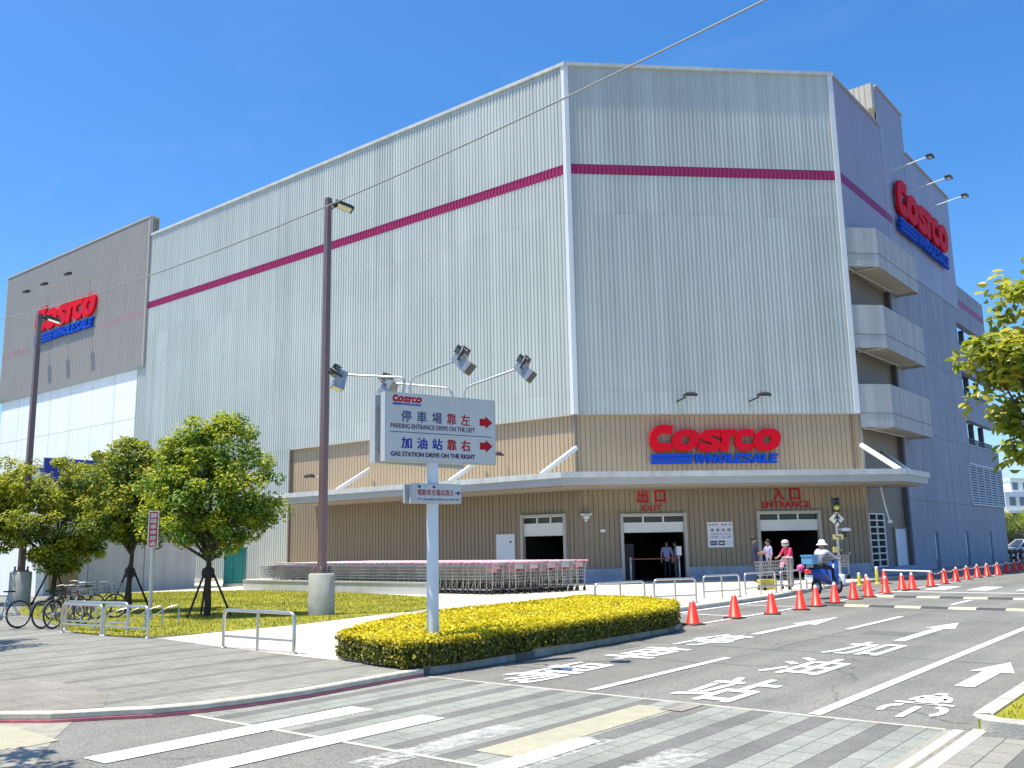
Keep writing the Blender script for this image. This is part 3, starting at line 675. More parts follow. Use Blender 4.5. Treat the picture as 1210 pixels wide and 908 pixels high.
def shutter_door(fr, a, b, zt, zopen, name, jamb=.1):
    d = thing('door_group', '', '')                     # replaced below: a frame mesh carries the pieces
    bpy.data.objects.remove(d)
    fm = MB(); fm.fbox(fr, a-.06, a+.07, -.14, .07, 0, zt+.06); fm.fbox(fr, b-.07, b+.06, -.14, .07, 0, zt+.06); fm.fbox(fr, a+.07, b-.07, -.14, .068, zt-.03, zt+.055)
    fo = part(fm, name, 'trim_grey')
    zg = zt-.32; w = (b-a-.14)/3
    pm = MB(); pm.fbox(fr, a+.07, b-.07, -.13, -.05, zopen, zg); pm.fbox(fr, a+.07, b-.07, -.12, -.03, zopen, zopen+.07); pm.fbox(fr, a+.07, b-.07, -.12, -.035, zg-.04, zg)
    for k in (1, 2): pm.fbox(fr, a+.07+w*k-.035, a+.07+w*k+.035, -.13, -.04, zg, zt-.03)
    pm.fbox(fr, a+.07, b-.07, -.13, -.04, zt-.07, zt-.03)
    for k in (1, 2): pm.fbox(fr, a+.07+w*k-.006, a+.07+w*k+.006, -.12, -.044, zopen+.07, zg-.04)
    part(pm, 'shutter', 'shutter', fo)
    gm = MB(); gm.fbox(fr, a+.07, b-.07, -.1, -.085, zg, zt-.07); part(gm, 'pane', 'glass_dark', fo)
    rm = MB()                                              # hall behind: walls and ceiling near-black, its darkness painted into the colour
    D = 7.0
    for bx in ((a-.2, b+.2, -D-.1, -D, 0, zt), (a-.3, a-.2, -D, -.2, 0, zt), (b+.2, b+.3, -D, -.2, 0, zt), (a-.2, b+.2, -D, -.2, zt, zt+.1)): rm.fbox(fr, *bx)
    part(rm, 'hall_interior', 'interior', fo)
    fl = MB(); fl.fbox(fr, a-.2, b+.2, -D, -.14, -.02, .006); part(fl, 'hall_floor', cm('hall_floor', (.05, .05, .055), .5), fo)
    rk = MB()
    for k in range(4): rk.fbox(fr, a+.1, a+.7, -D+1+k*1.4, -D+1.9+k*1.4, 0, 1.3+.25*(k % 2))
    part(rk, 'hall_shelving', cm('shelving', (.03, .03, .035)), fo)
    return fo
shutter_door(FF, 1.86, 4.62, 2.76, 2.02, 'exit_doorway'); shutter_door(FF, 7.82, 10.56, 2.78, 2.0, 'entrance_doorway'); shutter_door(FL, .66, 2.98, 2.82, 1.96, 'side_doorway')
mb = MB(); mb.fbox(FL, 3.0, 3.2, -.12, -.02, 0, 2.85); part(mb, 'door_jamb', 'beige_dark')
mb = MB(); mb.fbox(FL, 3.44, 4.5, -.12, -.03, 0, 2.08); sd = part(mb, 'staff_door', 'door_blue')
mb = MB(); mb.fbox(FL, 3.62, 3.72, -.04, -.02, 1.7, 1.78); part(mb, 'door_plate', 'black', sd)
# lettering over the doors (flush letters on the wall)
def onF(s, z, d): return FF.p(s, d, z)
DT = DB+.04
tm = MB(); textbox(tm, '出', onF, 2.58, 3.08, 3.17, 3.79, .012, .012) if False else None
def ftext(name, items, m='text_red'):
    t = MB()
    for body, s0, s1, z0, z1, bold in items:
        textbox(t, body, lambda s, z, d: FF.p(s, DT+d, z), s0, s1, z0, z1, bold*1.6, .02)
    return part(t, name, m)
ftext('exit_lettering', [('出', 2.58, 3.07, 3.24, 3.82, .02), ('口', 3.36, 3.83, 3.26, 3.78, .02), ('EXIT', 2.78, 3.63, 2.93, 3.16, .02)])
ftext('entrance_lettering', [('入', 8.56, 9.08, 3.29, 3.83, .02), ('口', 9.33, 9.80, 3.28, 3.80, .02), ('ENTRANCE', 8.06, 10.22, 2.97, 3.25, .02)])
for s, z in ((.95, 2.06), ): mb = MB(); mb.fbox(FF, s, s+.2, DB, .03, z, z+.12); part(mb, 'wall_plate', 'white')
cmr = MB(); cmr.fbox(FF, .1, .55, -.03, .3, 2.76, 2.83); cmr.fbox(FF, .2, .42, .1, .42, 2.62, 2.74); cmr.lathe([(.0, -.06), (.06, -.05), (.07, .05), (0, .07)], FF.p(.3, .3, 2.56), 8); part(cmr, 'security_camera', 'white')
# canopy
co = 2.64
kp = [(-22.25-17.2, 32.02), (-22.25-17.2, 32.02-co), (-22.25+1.09, 32.02-co), (-11.04, 39.5), (-11.04, 43.05), (-13.2, 43.05), (-13.22, 41.03), (-22.26, 32.0)]
mb = MB(); mb.prism(kp, 4.17, 4.40); cano = part(mb, 'canopy', 'canopy')
def shrink(k, inner): 
    o = co-inner; t = o*math.tan(PI/8); c = 39.5-41.0456+.0
    return [(-22.25-17.2+.1, 32.0), (-22.25-17.2+.1, 32.02-o), (-22.25+t, 32.02-o), (-11.04-inner, 39.5+inner*.42), (-11.04-inner, 43.05-.1), (-13.15, 42.95), (-13.2, 41.03), (-22.26, 31.99)]
mb = MB(); mb.prism(shrink(kp, .07), 3.90, 4.168); part(mb, 'gutter', mat('gutter', (.42, .43, .41), .5, 0, .06, 1), cano)
mb = MB(); mb.prism(shrink(kp, .45), 3.82, 3.898); part(mb, 'soffit', 'soffit', cano)
mb = MB()
for fr, s0 in ((FL, 3), (FL, 6.1), (FL, 9.2), (FL, 12.3), (FL, 15.2), (FF, 2.6), (FF, 6.9), (FF, 11.0)):
    fboxes(fr, [(s0, s0+.012, 2.2, 2.650, 4.172, 4.402)], 'fascia_joint', 'trim_grey', cano)
def strut(p, q, w=.16):
    mb = MB(); mb.bar(p, q, w, w); o = part(mb, 'strut', 'white'); return o
for s in (5.2, 12.75): strut(FL.p(s, .04, 5.55), FL.p(s+.25, 2.0, 4.42))
strut(FF.p(.02, .05, 5.62), FL.p(.25, 2.1, 4.42))
strut(FF.p(W-.05, .05, 5.66), FF.p(W+.55, 2.0, 4.42)); s_a = FR.inv(1043, 534, -.28); s_b = FR.inv(1076, 552.5, 1.6); strut(FR.p(s_a[0], -.28, s_a[1]), FR.p(s_b[0], 1.6, min(s_b[1], 4.42)), .12)
mb = MB(); mb.tube([FF.p(W+.5, .4, 3.8), FF.p(W+.62, .4, 3.0), FF.p(W+.78, .38, 2.35)], .035, 6); mb.obox(FF.p(W+.82, .36, 2.3), (.07, 0, 0), (0, .07, 0), (0, 0, .07)); part(mb, 'hanging_pipe', 'white')
mb = MB(); mb.tube([FR.p(.75, -.2, 4.4), FR.p(.75, -.2, 6.45)], .05, 8); part(mb, 'downpipe', 'canopy')
# lamps of the facade
def wall_lamp(fr, s, z, arm, side=0, name='wall_lamp', up=.0, m_arm='lamp_black'):
    mb = MB(); mb.tube([fr.p(s-side, 0, z+up), fr.p(s, arm, z)], .035, 6); lo = part(mb, name, m_arm)
    c = Vector(fr.p(s, arm, z)); x, n_ = fr.x, fr.n
    hb = MB(); V = []
    for dz, k in ((-.07, 1), (.03, 1.05), (.12, .6)):
        for a, b in ((-1, -1), (1, -1), (1, 1), (-1, 1)): V.append(c + x*(a*.26*k) + n_*(b*.16*k+.05) + Vector((0, 0, dz)))
    hb.add(V, [(3, 2, 1, 0), (8, 9, 10, 11)]+[(r*4+k, r*4+(k+1) % 4, r*4+4+(k+1) % 4, r*4+4+k) for r in (0, 1) for k in range(4)])
    part(hb, 'lamp_head', 'lamp_black', lo)
    gb = MB(); gb.add([c + x*(a*.2) + n_*(b*.11+.05) + Vector((0, 0, -.072)) for a, b in ((-1, 1), (1, 1), (1, -1), (-1, -1))], [(0, 1, 2, 3)]); part(gb, 'lamp_lens', 'lens', lo)
for s in (4.85, 8.1): wall_lamp(FF, s, 7.75, .85, .35, up=-.15)
wall_lamp(FL, 3.95, 5.6, .5, m_arm='lamp_black'); wall_lamp(FL, 16.9, 5.4, .5, m_arm='white')
for s, s2 in ((8.55, 0), (12.3, 0), (15.95, 0)): wall_lamp(FR, s, 21.4, 2.0, 0, up=-.25, m_arm='white')
# right wall
REC = -.32; SO = 6.5; CE = 20.85; WE = 28.0
mb = corr(FR, .05, 7.1, 13.9, ZT, pitch=.2, dep=.03); part(mb, 'right_cladding', 'steel_shaded')
mb = MB(); mb.fbox(FR, 7.1, CE, -.3, .03, 15.72, ZT); part(mb, 'sign_wall', 'panel_shaded')
fboxes(FR, [(.06, 7.0, -.3, .12, ZT, ZT+.1), (11.7, CE+.05, -.3, .12, ZT, ZT+.1), (7.0, 11.7, -3.0, .1, 25.45, 25.55)], 'coping', 'trim_grey', store)
M['stripe_shaded'] = mat('stripe_shaded', (.30, .03, .16), .5)  # magenta again, with the right wall's shade tinted in
mb = corr(FR, .05, 7.1, *ZS, d=.004, pitch=.2, dep=.03); mb.fbox(FR, 7.1, 7.9, .03, .034, *ZS); part(mb, 'stripe', 'stripe_shaded'); fboxes(FR, [(21, 27.95, -.01, .01, 16.05, 16.5)], 'stripe', 'stripe_shaded', store)
# roof house
mb = MB(); mb.fbox(FR, 7.0, 11.65, -.3, .02, ZT, 25.45); mb.fbox(FR, 11.45, 11.65, -3, -.3, ZT, 25.45); part(mb, 'roof_house', 'panel_shaded')
fpt = Fr(FR.p(7.0, 0, 0), (-1, 0, 0), (0, -1, 0)); mb = corr(fpt, .3, 3.0, ZT+.9, 25.45, d=.5, pitch=.28, dep=.03); mb.fbox(fpt, .05, 3.0, .0, .5, ZT+.86, ZT+.9); corr(fpt, 0.05, 3.0, ZT-1, ZT+.9, d=.0, pitch=.28, dep=.03, mb=mb); mb.fbox(fpt, .02, .3, 0, .56, ZT+.9, 25.45); part(mb, 'roof_house_cladding', mat('house_clad', (.52, .48, .40), .5, 0, .08, .8, streak=.15))
# concrete wall with joints, slits and car-park openings
mb = MB(); OPEN = [(7.2, 8.68), (10.25, 11.72), (13.42, 14.86)]; SL = 19.95
SLITS = [(10.35, 11.1), (16.8, 17.6), (22.8, 23.55)]
mb.fbox(FR, SO, SL, -.4, 0, 1.9, 15.70)
mb.fbox(FR, CE, WE, -.4, .0, 14.86, 17.45); mb.fbox(FR, SL, CE, -.4, 0, 14.86, 15.70)
z = 1.9
for a, b in OPEN: mb.fbox(FR, SL, WE, -.4, 0, z, a); z = b
s = SO
for a, b in SLITS: mb.fbox(FR, s, a, -.4, 0, 0, 1.9); s = b
mb.fbox(FR, s, WE, -.4, 0, 0, 1.9)
part(mb, 'concrete_wall', 'concrete_shaded')
mb = MB()
for zz in (3.42, 7.0, 11.2, 15.68):
    mb.fbox(FR, SO+.02 if zz < 15 else 7.5, SL-.05 if zz > 7.1 else WE-.05, -.02, .006, zz, zz+.045)
for ss in (9.5, 13.5, 17.0): mb.fbox(FR, ss, ss+.025, -.02, .004, 3.47, 15.66)
for ss in (11.2, 15.1): mb.fbox(FR, ss, ss+.02, .03, .034, 15.8, 23.1)
part(mb, 'wall_joint', mat('joint', (.22, .23, .26), .8))
M['slit_back'] = mat('slit_back', (.66, .69, .74), .6); M['slit_frame'] = mat('slit_frame', (.10, .13, .2), .6)
for a, b in SLITS:
    so_ = fboxes(FR, [(a, b, -.4, -.06, 0, 1.9)], 'slit_window', 'slit_back', store)[0]
    fboxes(FR, [(a+.06, b-.3, -.06, -.03, .001, .48), (b-.3, b-.004, -.06, -.012, .002, 1.898), (a+.004, b-.31, -.06, -.012, 1.84, 1.898)], 'slit_frame', 'slit_frame', so_)  # far jamb and head strips painted dark for their shade; foot piece dark too
mb = MB(); mb.fbox(FR, WE-.3, WE, -12, -.4, 0, 17.45); mb.fbox(FR, SL, WE-.3, -12, -11.6, 0, 17.45); mb.fbox(FR, SL-.3, SL, -12, -.4, 0, 17.4); part(mb, 'parking_shell', 'concrete_shaded') if False else None
mb = MB()
for z in (6.85, 10.0, 13.15): mb.fbox(FR, SL, WE, -11, -.4, z, z+.25)
mb.fbox(FR, SL, WE, -11, -.4, 16.9, 17.4); mb.fbox(FR, SL, SL+.2, -11, -.4, 0, 17.0); part(mb, 'parking_deck', 'concrete_shaded')
mb = MB()
for (a, b) in OPEN:
    for s in (SL+.9, SL+3.6, SL+6.3): mb.fbox(FR, s, s+.22, -.75, -.45, a-.1, b+.1)
    mb.fbox(FR, SL, WE, -.32, -.27, a+.42, a+.47); mb.fbox(FR, SL, WE, -.32, -.27, a+.22, a+.25)
    for i in range(40): mb.fbox(FR, SL+.1+i*.2, SL+.12+i*.2, -.31, -.28, a, a+.44)
part(mb, 'parking_railing', mat('railing_dark', (.10, .12, .14), .5))
mb = MB()
for (a, b) in OPEN: fboxes(FR, [(WE-.02, WE+.55, -2.6, -.1, a-.9, a+.12)], 'end_balcony', 'concrete_shaded', store)
lv = MB()
for i in range(6): lv.fbox(FR, 19.1+i*1.78, 19.18+i*1.78, 0, .09, 3.5, 5.95)
lv.fbox(FR, 19.1, 28.0, 0, .08, 5.9, 5.98); lv.fbox(FR, 19.1, 28.0, 0, .08, 3.46, 3.54)
for i in range(15):
    z = 3.6+i*.155; lv.add([FR.p(19.12, .02, z+.09), FR.p(27.95, .02, z+.09), FR.p(27.95, .08, z), FR.p(19.12, .08, z)], [(0, 1, 2, 3)])
part(lv, 'louvre_screen', mat('louvre', (.62, .62, .66), .5))
mb = MB(); mb.fbox(FR, 19.14, 27.9, .001, .012, 3.55, 5.9); part(mb, 'louvre_back', mat('louvre_back', (.12, .14, .2), .8))
# stair recess with three balconies
mb = corr(FR, -.2, SO+.3, 0, 15.5, d=REC, pitch=.22, dep=.035, kind='pan'); mb.fbox(FR, SO, SO+.3, REC, -.4, 0, 15.5); part(mb, 'recess_wall', 'beige_dark')  # the recess's shadow is put into this darker beige
mb = MB(); mb.fbox(FR, .0, .08, REC, .0, 0, ZB); mb.fbox(FR, .0, .08, REC, -.02, ZB+.001, 15.6); part(mb, 'recess_edge', 'beige')
mb = MB(); mb.fbox(FR, SO-.16, SO-.06, REC+.05, -.04, 0, 15.5); part(mb, 'recess_dark_strip', mat('recess_strip', (.10, .10, .11), .6))  # thin dark strip drawn along the recess edge, no column stands there
for zb, zt in ((13.83, 15.68), (10.04, 12.02), (6.45, 8.38)):
    d1, s2 = 1.12, 7.42
    pl = [FR.p(0, 0.04, 0), FR.p(1.12, d1, 0), FR.p(s2, d1, 0), FR.p(s2, .0, 0)]
    inn = [FR.p(.14, 0.02, 0), FR.p(1.2, d1-.2, 0), FR.p(s2-.2, d1-.2, 0), FR.p(s2-.2, 0.0, 0)]
    mb = MB(); k = len(pl)
    V = [(p[0], p[1], z) for z in (zb, zt) for p in pl] + [(p[0], p[1], z) for z in (zb+.3, zt) for p in inn]
    Fq = [(i, i+1, i+5, i+4) for i in range(3)]+[(8+i+1, 8+i, 12+i, 12+i+1) for i in range(3)]+[(4+i, 4+i+1, 12+i+1, 12+i) for i in range(3)]
    mb.add(V, Fq); bal = part(mb, 'balcony', 'balcony')
    mb = MB(); pl2 = [FR.p(0.05, REC, 0)]+[FR.p(.1, .04, 0), FR.p(1.15, d1-.04, 0), FR.p(s2-.04, d1-.04, 0), FR.p(s2-.04, .005, 0), FR.p(SO-.06, .005, 0), FR.p(SO-.06, REC, 0)]
    mb.prism([(p[0], p[1]) for p in pl2], zb+.12, zb+.26); part(mb, 'balcony_floor', mat('balc_floor', (.55, .50, .42), .7) if 'balc_floor' not in bpy.data.materials else bpy.data.materials['balc_floor'], bal)
    mb = MB(); zj = zb+.62
    j0, j1, j2 = Vector(FR.p(-.002, .045, zj)), Vector(FR.p(1.12, d1+.004, zj)), Vector(FR.p(s2, d1+.004, zj))
    for p_, q_ in ((j0, j1), (j1, j2)): mb.bar(p_, q_, .016, .04)
    part(mb, 'balcony_joint', bpy.data.materials['joint'], bal)
    mb = MB(); mb.tube([FR.p(.4, -.1, zb+.06), FR.p(6.2, .1, zb+.06)], .05, 6); mb.tube([FR.p(1.3, .9, zb+.04), FR.p(1.3, -.25, zb+.04)], .05, 6); part(mb, 'balcony_pipe', 'canopy', bal)
# lattice gate and white door in the recess
fr = FR; d = REC+.05; z0, z1 = .32, 2.72
a, b = FR.inv(1025, 609, d)[0], FR.inv(1043.5, 609, d)[0]
mb = MB()
for k in range(3): mb.fbox(fr, a+(b-a-.09)*k/2, a+(b-a-.09)*k/2+.09, d, d+.06, z0, z1)
for k in range(9): z = z0+(z1-z0-.06)*k/8; mb.fbox(fr, a, b, d+.002, d+.055, z, z+.055)
lg = part(mb, 'lattice_gate', 'white')
mb = MB(); mb.fbox(fr, a, b, d-.03, d-.01, z0, z1); part(mb, 'gate_backing', 'interior', lg)  # near-black sheet behind the lattice; the wall is not cut here
mb = MB(); mb.fbox(fr, b+.03, FR.inv(1050.5, 609, d)[0], d-.03, d+.04, .3, z1-.05); part(mb, 'gate_shutter', mat('gate_shutter', (.17, .165, .16), .6))
a, b = FR.inv(1056.5, 629, d)[0], FR.inv(1070, 629, d)[0]; b = min(b, SO-.3)
mb = MB(); mb.fbox(fr, a, b, d-.03, d+.03, 0.05, 2.02); rd = part(mb, 'side_door', 'door_blue')
mb = MB(); mb.fbox(fr, a-.12, a, d-.03, d+.07, 0, 2.1); mb.fbox(fr, b, b+.1, d-.03, d+.07, 0, 2.1); mb.fbox(fr, a, b, d-.03, d+.07, 2.02, 2.1); part(mb, 'door_frame', 'beige_dark', rd)
mb = MB(); mb.fbox(fr, (a+b)/2-.01, (a+b)/2+.01, d+.03, d+.036, .08, 2.0); part(mb, 'door_joint', 'trim_grey', rd)
mb = MB(); mb.fbox(fr, .2, 8, REC, .3, 0, .3); part(mb, 'recess_step', 'plinth')
# roof and back walls, so that the hall is closed
body = [(-22.3, 32.25), (-13.5, 41.1), (-13.6, 61.8), (-58.3, 61.8), (-58.3, 32.25)]
mb = MB(); mb.prism(body, ZT-.5, ZT-.2); part(mb, 'roof', 'trim_grey')
mb = MB(); mb.box(-58.4, -13.7, 61.8, 62.0, 0, ZT-.1); mb.box(-58.5, -58.3, 32.3, 62, 0, ZT-.1); mb.box(-13.9, -13.6, 61.6, 62, 15, ZT-.1); part(mb, 'back_wall', 'steel_shaded')
mb = MB()
for fr, L_ in ((FF, W), (FL, LEN)): mb.fbox(fr, 0.0, L_, -.34, -.3, 4.3, ZT-.2)
mb.fbox(FL, 4.7, LEN, -.34, -.3, 0, 4.3); mb.fbox(FR, 0, CE, REC-.2, REC-.1, 4, ZT-.2); part(mb, 'wall_lining', 'interior')

# illuminated-letter signs: things of their own
def build_sign(fr, s0, s1, z0, z1, d, thick, label):
    r = thing('store_sign', label, 'sign', fr.p((s0+s1)/2, d, z0), 0, 'red and blue lettering signs on the walls')
    logo_on(r, lambda s, z, dd_: fr.p(s, d+dd_, z), s0, s1, z0, z1, thick)
    bk = MB()
    for k in (.12, .3, .5, .7, .88):
        for zz in (.15, .55): s = s0+(s1-s0)*k; z = z0+(z1-z0)*zz; fboxes(fr, [(s-.02, s+.02, d-.16, d+.01, z-.02, z+.02)], 'bracket', 'lamp_grey', r)
    return r
build_sign(FF, 3.17, 9.03, 4.89, 6.58, .02, .14, 'red and blue lettering sign above the canopy, between exit and entrance')
build_sign(FR, 8.3, 18.65, 17.75, 20.8, .16, .16, 'large lettering sign high on the shaded right wall under three arm lamps')
# ================================================================== annex at the far left end
annex = thing('annex_building', 'taller taupe ribbed annex with white lower wall at the far left end', 'building', (-60, 32.0, 0))
mb = corr(FL, 35.25, 57.5, 14.0, 24.5, d=.16, pitch=.22, dep=.035, kind='pan'); part(mb, 'sign_panel', mat('panel_taupe', (.30, .28, .245), .5, 0, .05, .3, streak=.08), annex)
mb = MB(); mb.fbox(FL, 35.2, 57.55, -.5, .16, 13.9, 14.0); mb.fbox(FL, 35.15, 35.25, -.05, .2, 13.9, 24.5); mb.fbox(FL, 57.5, 57.6, -.5, .2, 13.9, 24.5); mb.fbox(FL, 35.1, 57.62, -.5, .24, 24.5, 24.62); part(mb, 'panel_frame', 'trim_grey', annex)
fpt = Fr((-22.25-35.2, 32.05, 0), (0, 1, 0), (1, 0, 0)); mb = corr(fpt, 0, .5, ZT-.5, 24.5, d=.0, pitch=.25, dep=.03); part(mb, 'panel_return', 'taupe', annex)
mb = MB(); mb.fbox(FL, LEN-.02, 57.4, -.4, -.02, 0, 13.95); part(mb, 'white_wall', 'white_wall', annex)
mb = MB()
for u, v in ((21, 500), (58, 500), (82, 490), (108, 480), (135, 470)):
    s, z = FL.inv(u, v, 0); mb.fbox(FL, s-.02, s+.02, -.03, -.014, 0, 13.9)
mb.fbox(FL, LEN, 57.4, -.03, -.015, 10.5, 10.54); mb.fbox(FL, LEN, 57.4, -.03, -.015, 6.5, 6.54); part(mb, 'wall_joint', mat('joint_light', (.48, .50, .48), .8), annex)
sm = FL.inv(10, 425, .2)[1]
M['faded_stripe'] = mat('faded_stripe', (.30, .20, .20), .55, 0, .2, .8)
for s0, s1 in ((35.4, 41.6), (52.6, 57.4)): part(corr(FL, s0, s1, 17.5, 17.97, d=.163, pitch=.22, dep=.035, kind='pan'), 'faded_stripe', 'faded_stripe', annex)
for u_, v_ in ((32, 345), (53, 336), (81, 324)):
    s, z_ = FL.inv(u_, v_, 1.8); mb = MB(); mb.tube([FL.p(s, .2, z_-.15), FL.p(s, 1.75, z_)], .035, 6); lo = part(mb, 'wall_lamp', 'trim_grey', annex)
    hb = MB(); hb.obox(FL.p(s, 1.85, z_), (.28, 0, 0), (0, .17, .05), (0, -.02, .08)); part(hb, 'lamp_head', 'lamp_black', lo)
r = thing('store_sign', 'lettering sign on the taupe annex at far left, half hidden by a lamp post', 'sign', FL.p(46.7, .2, 17.9), 0, 'red and blue lettering signs on the walls')
logo_on(r, lambda x, z, dd_: FL.p(93.4-x, .2+dd_, z), 41.9, 51.5, 17.85, 20.75, .18)
bk = MB()
for k in (43, 45, 47, 49, 51): fboxes(FL, [(k-.03, k+.03, .12, .22, 18.6, 18.66)], 'bracket', 'lamp_grey', r)
# low block in front of the annex, with a blue fascia
low = thing('low_building', 'low pale concrete block with a deep blue fascia behind the small trees', 'building', (-45, 19, 0))
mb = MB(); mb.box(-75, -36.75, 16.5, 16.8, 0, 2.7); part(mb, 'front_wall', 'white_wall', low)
mb = MB(); mb.box(-37.1, -36.75, 16.8, 18.5, 0, 2.7); mb.box(-37.1, -36.72, 20.9, 23.3, 0, 2.7); mb.box(-37.1, -36.74, 18.52, 20.88, 0, 2.7); part(mb, 'side_wall', 'grey_wall', low)  # sunless side of the white block, its shade painted in as grey
mb = MB(); mb.box(-36.745, -36.70, 17.0, 18.1, 0.1, 1.15); part(mb, 'dado_panel', mat('dado', (.30, .22, .09), .7, 0, .2, 2), low)
mb = MB(); mb.box(-75, -36.6, 16.4, 23.5, 4.9, 5.3); mb.box(-75, -36.9, 16.7, 23.2, 2.7, 4.9); part(mb, 'roof_slab', 'white_wall', low)
mb = MB(); mb.box(-36.9, -36.58, 16.45, 23.45, 2.85, 5.28); part(mb, 'fascia', 'blue_band', low); mb = MB(); mb.box(-39.2, -38.5, 16.36, 16.7, 3.6, 4.88); part(mb, 'blue_panel', 'blue_band', low)
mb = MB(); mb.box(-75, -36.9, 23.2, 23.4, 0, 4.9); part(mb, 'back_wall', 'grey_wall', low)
c = gp(275, 693, 0)
cab = thing('utility_cabinet', 'teal green metal cabinet at the lawn edge, right of the largest tree', 'cabinet', (c.x, c.y, 0))
fr = Fr((c.x, c.y, 0), to_world((1, 0, 0)), to_world((0, -1, 0)))
mb = MB(); mb.fbox(fr, -.44, .44, -.5, 0, .12, 1.66); mb.fbox(fr, -.47, .47, -.53, .04, 1.66, 1.72); part(mb, 'body', 'teal', cab)
for k in (-.215, .215):
    mb = MB(); mb.fbox(fr, k-.195, k+.195, 0, .018, .2, 1.58); d = part(mb, 'door', 'teal', cab)
    mb = MB(); mb.fbox(fr, k*.25-.012, k*.25+.012, .018, .04, .85, 1.0); part(mb, 'handle', 'lamp_grey', d)
mb = MB(); mb.fbox(fr, -.46, .46, -.52, .02, 0, .12); part(mb, 'base', 'concrete', cab)
# low concrete planter wall behind the lawn, railing at its left end
w0, w1 = gp(287, 697.5, 0), gp(504, 703.5, 0); dz = .36
lw = thing('low_wall', 'long low grey concrete wall along the back of the lawn', 'wall', w0)
d_ = (w1-w0); d_.z = 0; L_ = d_.length; fr = Fr(w0, d_.normalized(), Vector((d_.y, -d_.x, 0)).normalized())
mb = MB(); mb.fbox(fr, 0, L_, -.25, 0, 0, dz); mb.build('wall_body', M['grey_wall'], lw); mb = MB(); mb.fbox(fr, -.02, L_+.02, -.28, .03, dz, dz+.05); mb.build('wall_cap', M['concrete'], lw)
rl = thing('railing', 'short white bar railing behind the low wall beside the teal cabinet', 'railing', fr.p(.4, -1.4, 0))
mb = MB(); mb.fbox(fr, 0, 2.2, -1.43, -1.37, .95, 1.0); mb.fbox(fr, 0, 2.2, -1.42, -1.38, .15, .19); part(mb, 'rail', 'white', rl)
mb = MB()
for k in range(12): mb.fbox(fr, k*.19, k*.19+.04, -1.42, -1.38, 0, .96)
part(mb, 'baluster', 'white', rl)

# ================================================================== lamp posts, pylon sign, cable
def lamp_post(u, v, utop, vtop, label, wide, base_h, base_r):
    b = gp(u, v, 0); depth = (b-CAM).dot(Vector((fw.x, fw.y, 0)).normalized()); top = dp(utop, vtop, depth); H = top.z
    t = thing('lamp_post', label, 'lamp post', b, 0, 'tall lamp posts on concrete drums')
    mb = MB(); mb.lathe([(base_r, -.05), (base_r, base_h-.03), (base_r-.03, base_h), (0.01, base_h)], b, 24); mb.build('concrete_drum', M['concrete'], t)
    mb = MB(); w = wide
    for z0, z1, k in ((base_h+.04, H, 1),):
        V = [(b.x+sx*w*(1 if z == z0 else .82), b.y+sy*w*(1 if z == z0 else .82), z) for z in (z0, z1) for sx, sy in ((-1, -1), (1, -1), (1, 1), (-1, 1))]
        mb.add(V, [(0, 1, 5, 4), (1, 2, 6, 5), (2, 3, 7, 6), (3, 0, 4, 7), (4, 5, 6, 7)])
    mb.build('pole', M['pole_brown'], t)
    mb = MB(); mb.box(b.x-w*2, b.x+w*2, b.y-w*2, b.y+w*2, base_h, base_h+.05)
    for sx in (-1, 1):
        for sy in (-1, 1): mb.lathe([(.03, 0), (.03, .12), (0.01, .13)], (b.x+sx*w*1.6, b.y+sy*w*1.6, base_h+.04), 6)
    mb.build('base_plate', M['pole_brown'], t)
    # flat luminaire reaching out to the right
    R_ = to_world((1, 0, 0)); Fd = to_world((.55, .83, 0)) if False else to_world((.92, .38, 0)); S_ = Vector((-Fd.y, Fd.x, 0))
    mb = MB(); p = Vector((b.x, b.y, H-.14)); mb.bar(p, p+Fd*.26-Vector((0, 0, .02)), .06, .09); mb.bar(p-Vector((0, 0, .22)), p+Fd*.22-Vector((0, 0, .05)), .03); mb.build('bracket_arm', M['lamp_black'], t)
    mb = MB(); c = p+Fd*.42-Vector((0, 0, .04)); tilt = Vector((0, 0, -.10))
    mb.obox(c, Fd*.24+tilt*.7, S_*.20, Vector((0, 0, .035))); mb.obox(c+Vector((0, 0, .05)), Fd*.2+tilt*.6, S_*.12, Vector((0, 0, .03))); hd = mb.build('luminaire', M['lamp_black'], t)
    mb = MB(); mb.obox(c-Vector((0, 0, .038)), Fd*.18+tilt*.52, S_*.15, Vector((0, 0, .006))); mb.build('lens', M['lens'], hd)
    return t
lamp_post(379.5, 727, 387, 234.5, 'tall brown lamp post on a round concrete drum in the lawn centre', .082, 1.0, .325)
lamp_post(22, 716, 44, 371, 'dark lamp post at far left behind the parked bicycles', .085, 1.05, .32)

pb = gp(511.5, 748.5, .38); pole_xy = Vector((pb.x, pb.y, 0))
pyl = thing('direction_sign', 'white pole sign with two lettered panels and red arrows standing in the yellow hedge', 'sign', pole_xy)
mb = MB(); mb.lathe([(.088, -.05), (.088, 2.75), (.088, 3.0)], pole_xy, 20); mb.lathe([(.16, .0), (.16, .03), (.09, .035)], pole_xy, 16); mb.build('pole', M['pole_white'], pyl)
dep = lambda p: (Vector((p[0], p[1], 0))).dot(Vector((fw.x, fw.y, 0)).normalized())
pd_ = dep(pole_xy)
tl, trp = dp(455.2, 461, pd_-.55), dp(585, 475, pd_+.52); blp = dp(454, 544.5, pd_-.55)
xdir = (trp-tl); xdir.z = 0; PW = xdir.length; xdir.normalize(); ndir = Vector((xdir.y, -xdir.x, 0))
ztop, zbot = tl.z, blp.z; ztop = (tl.z+trp.z)/2
sf = Fr((tl.x, tl.y, 0), xdir, ndir)
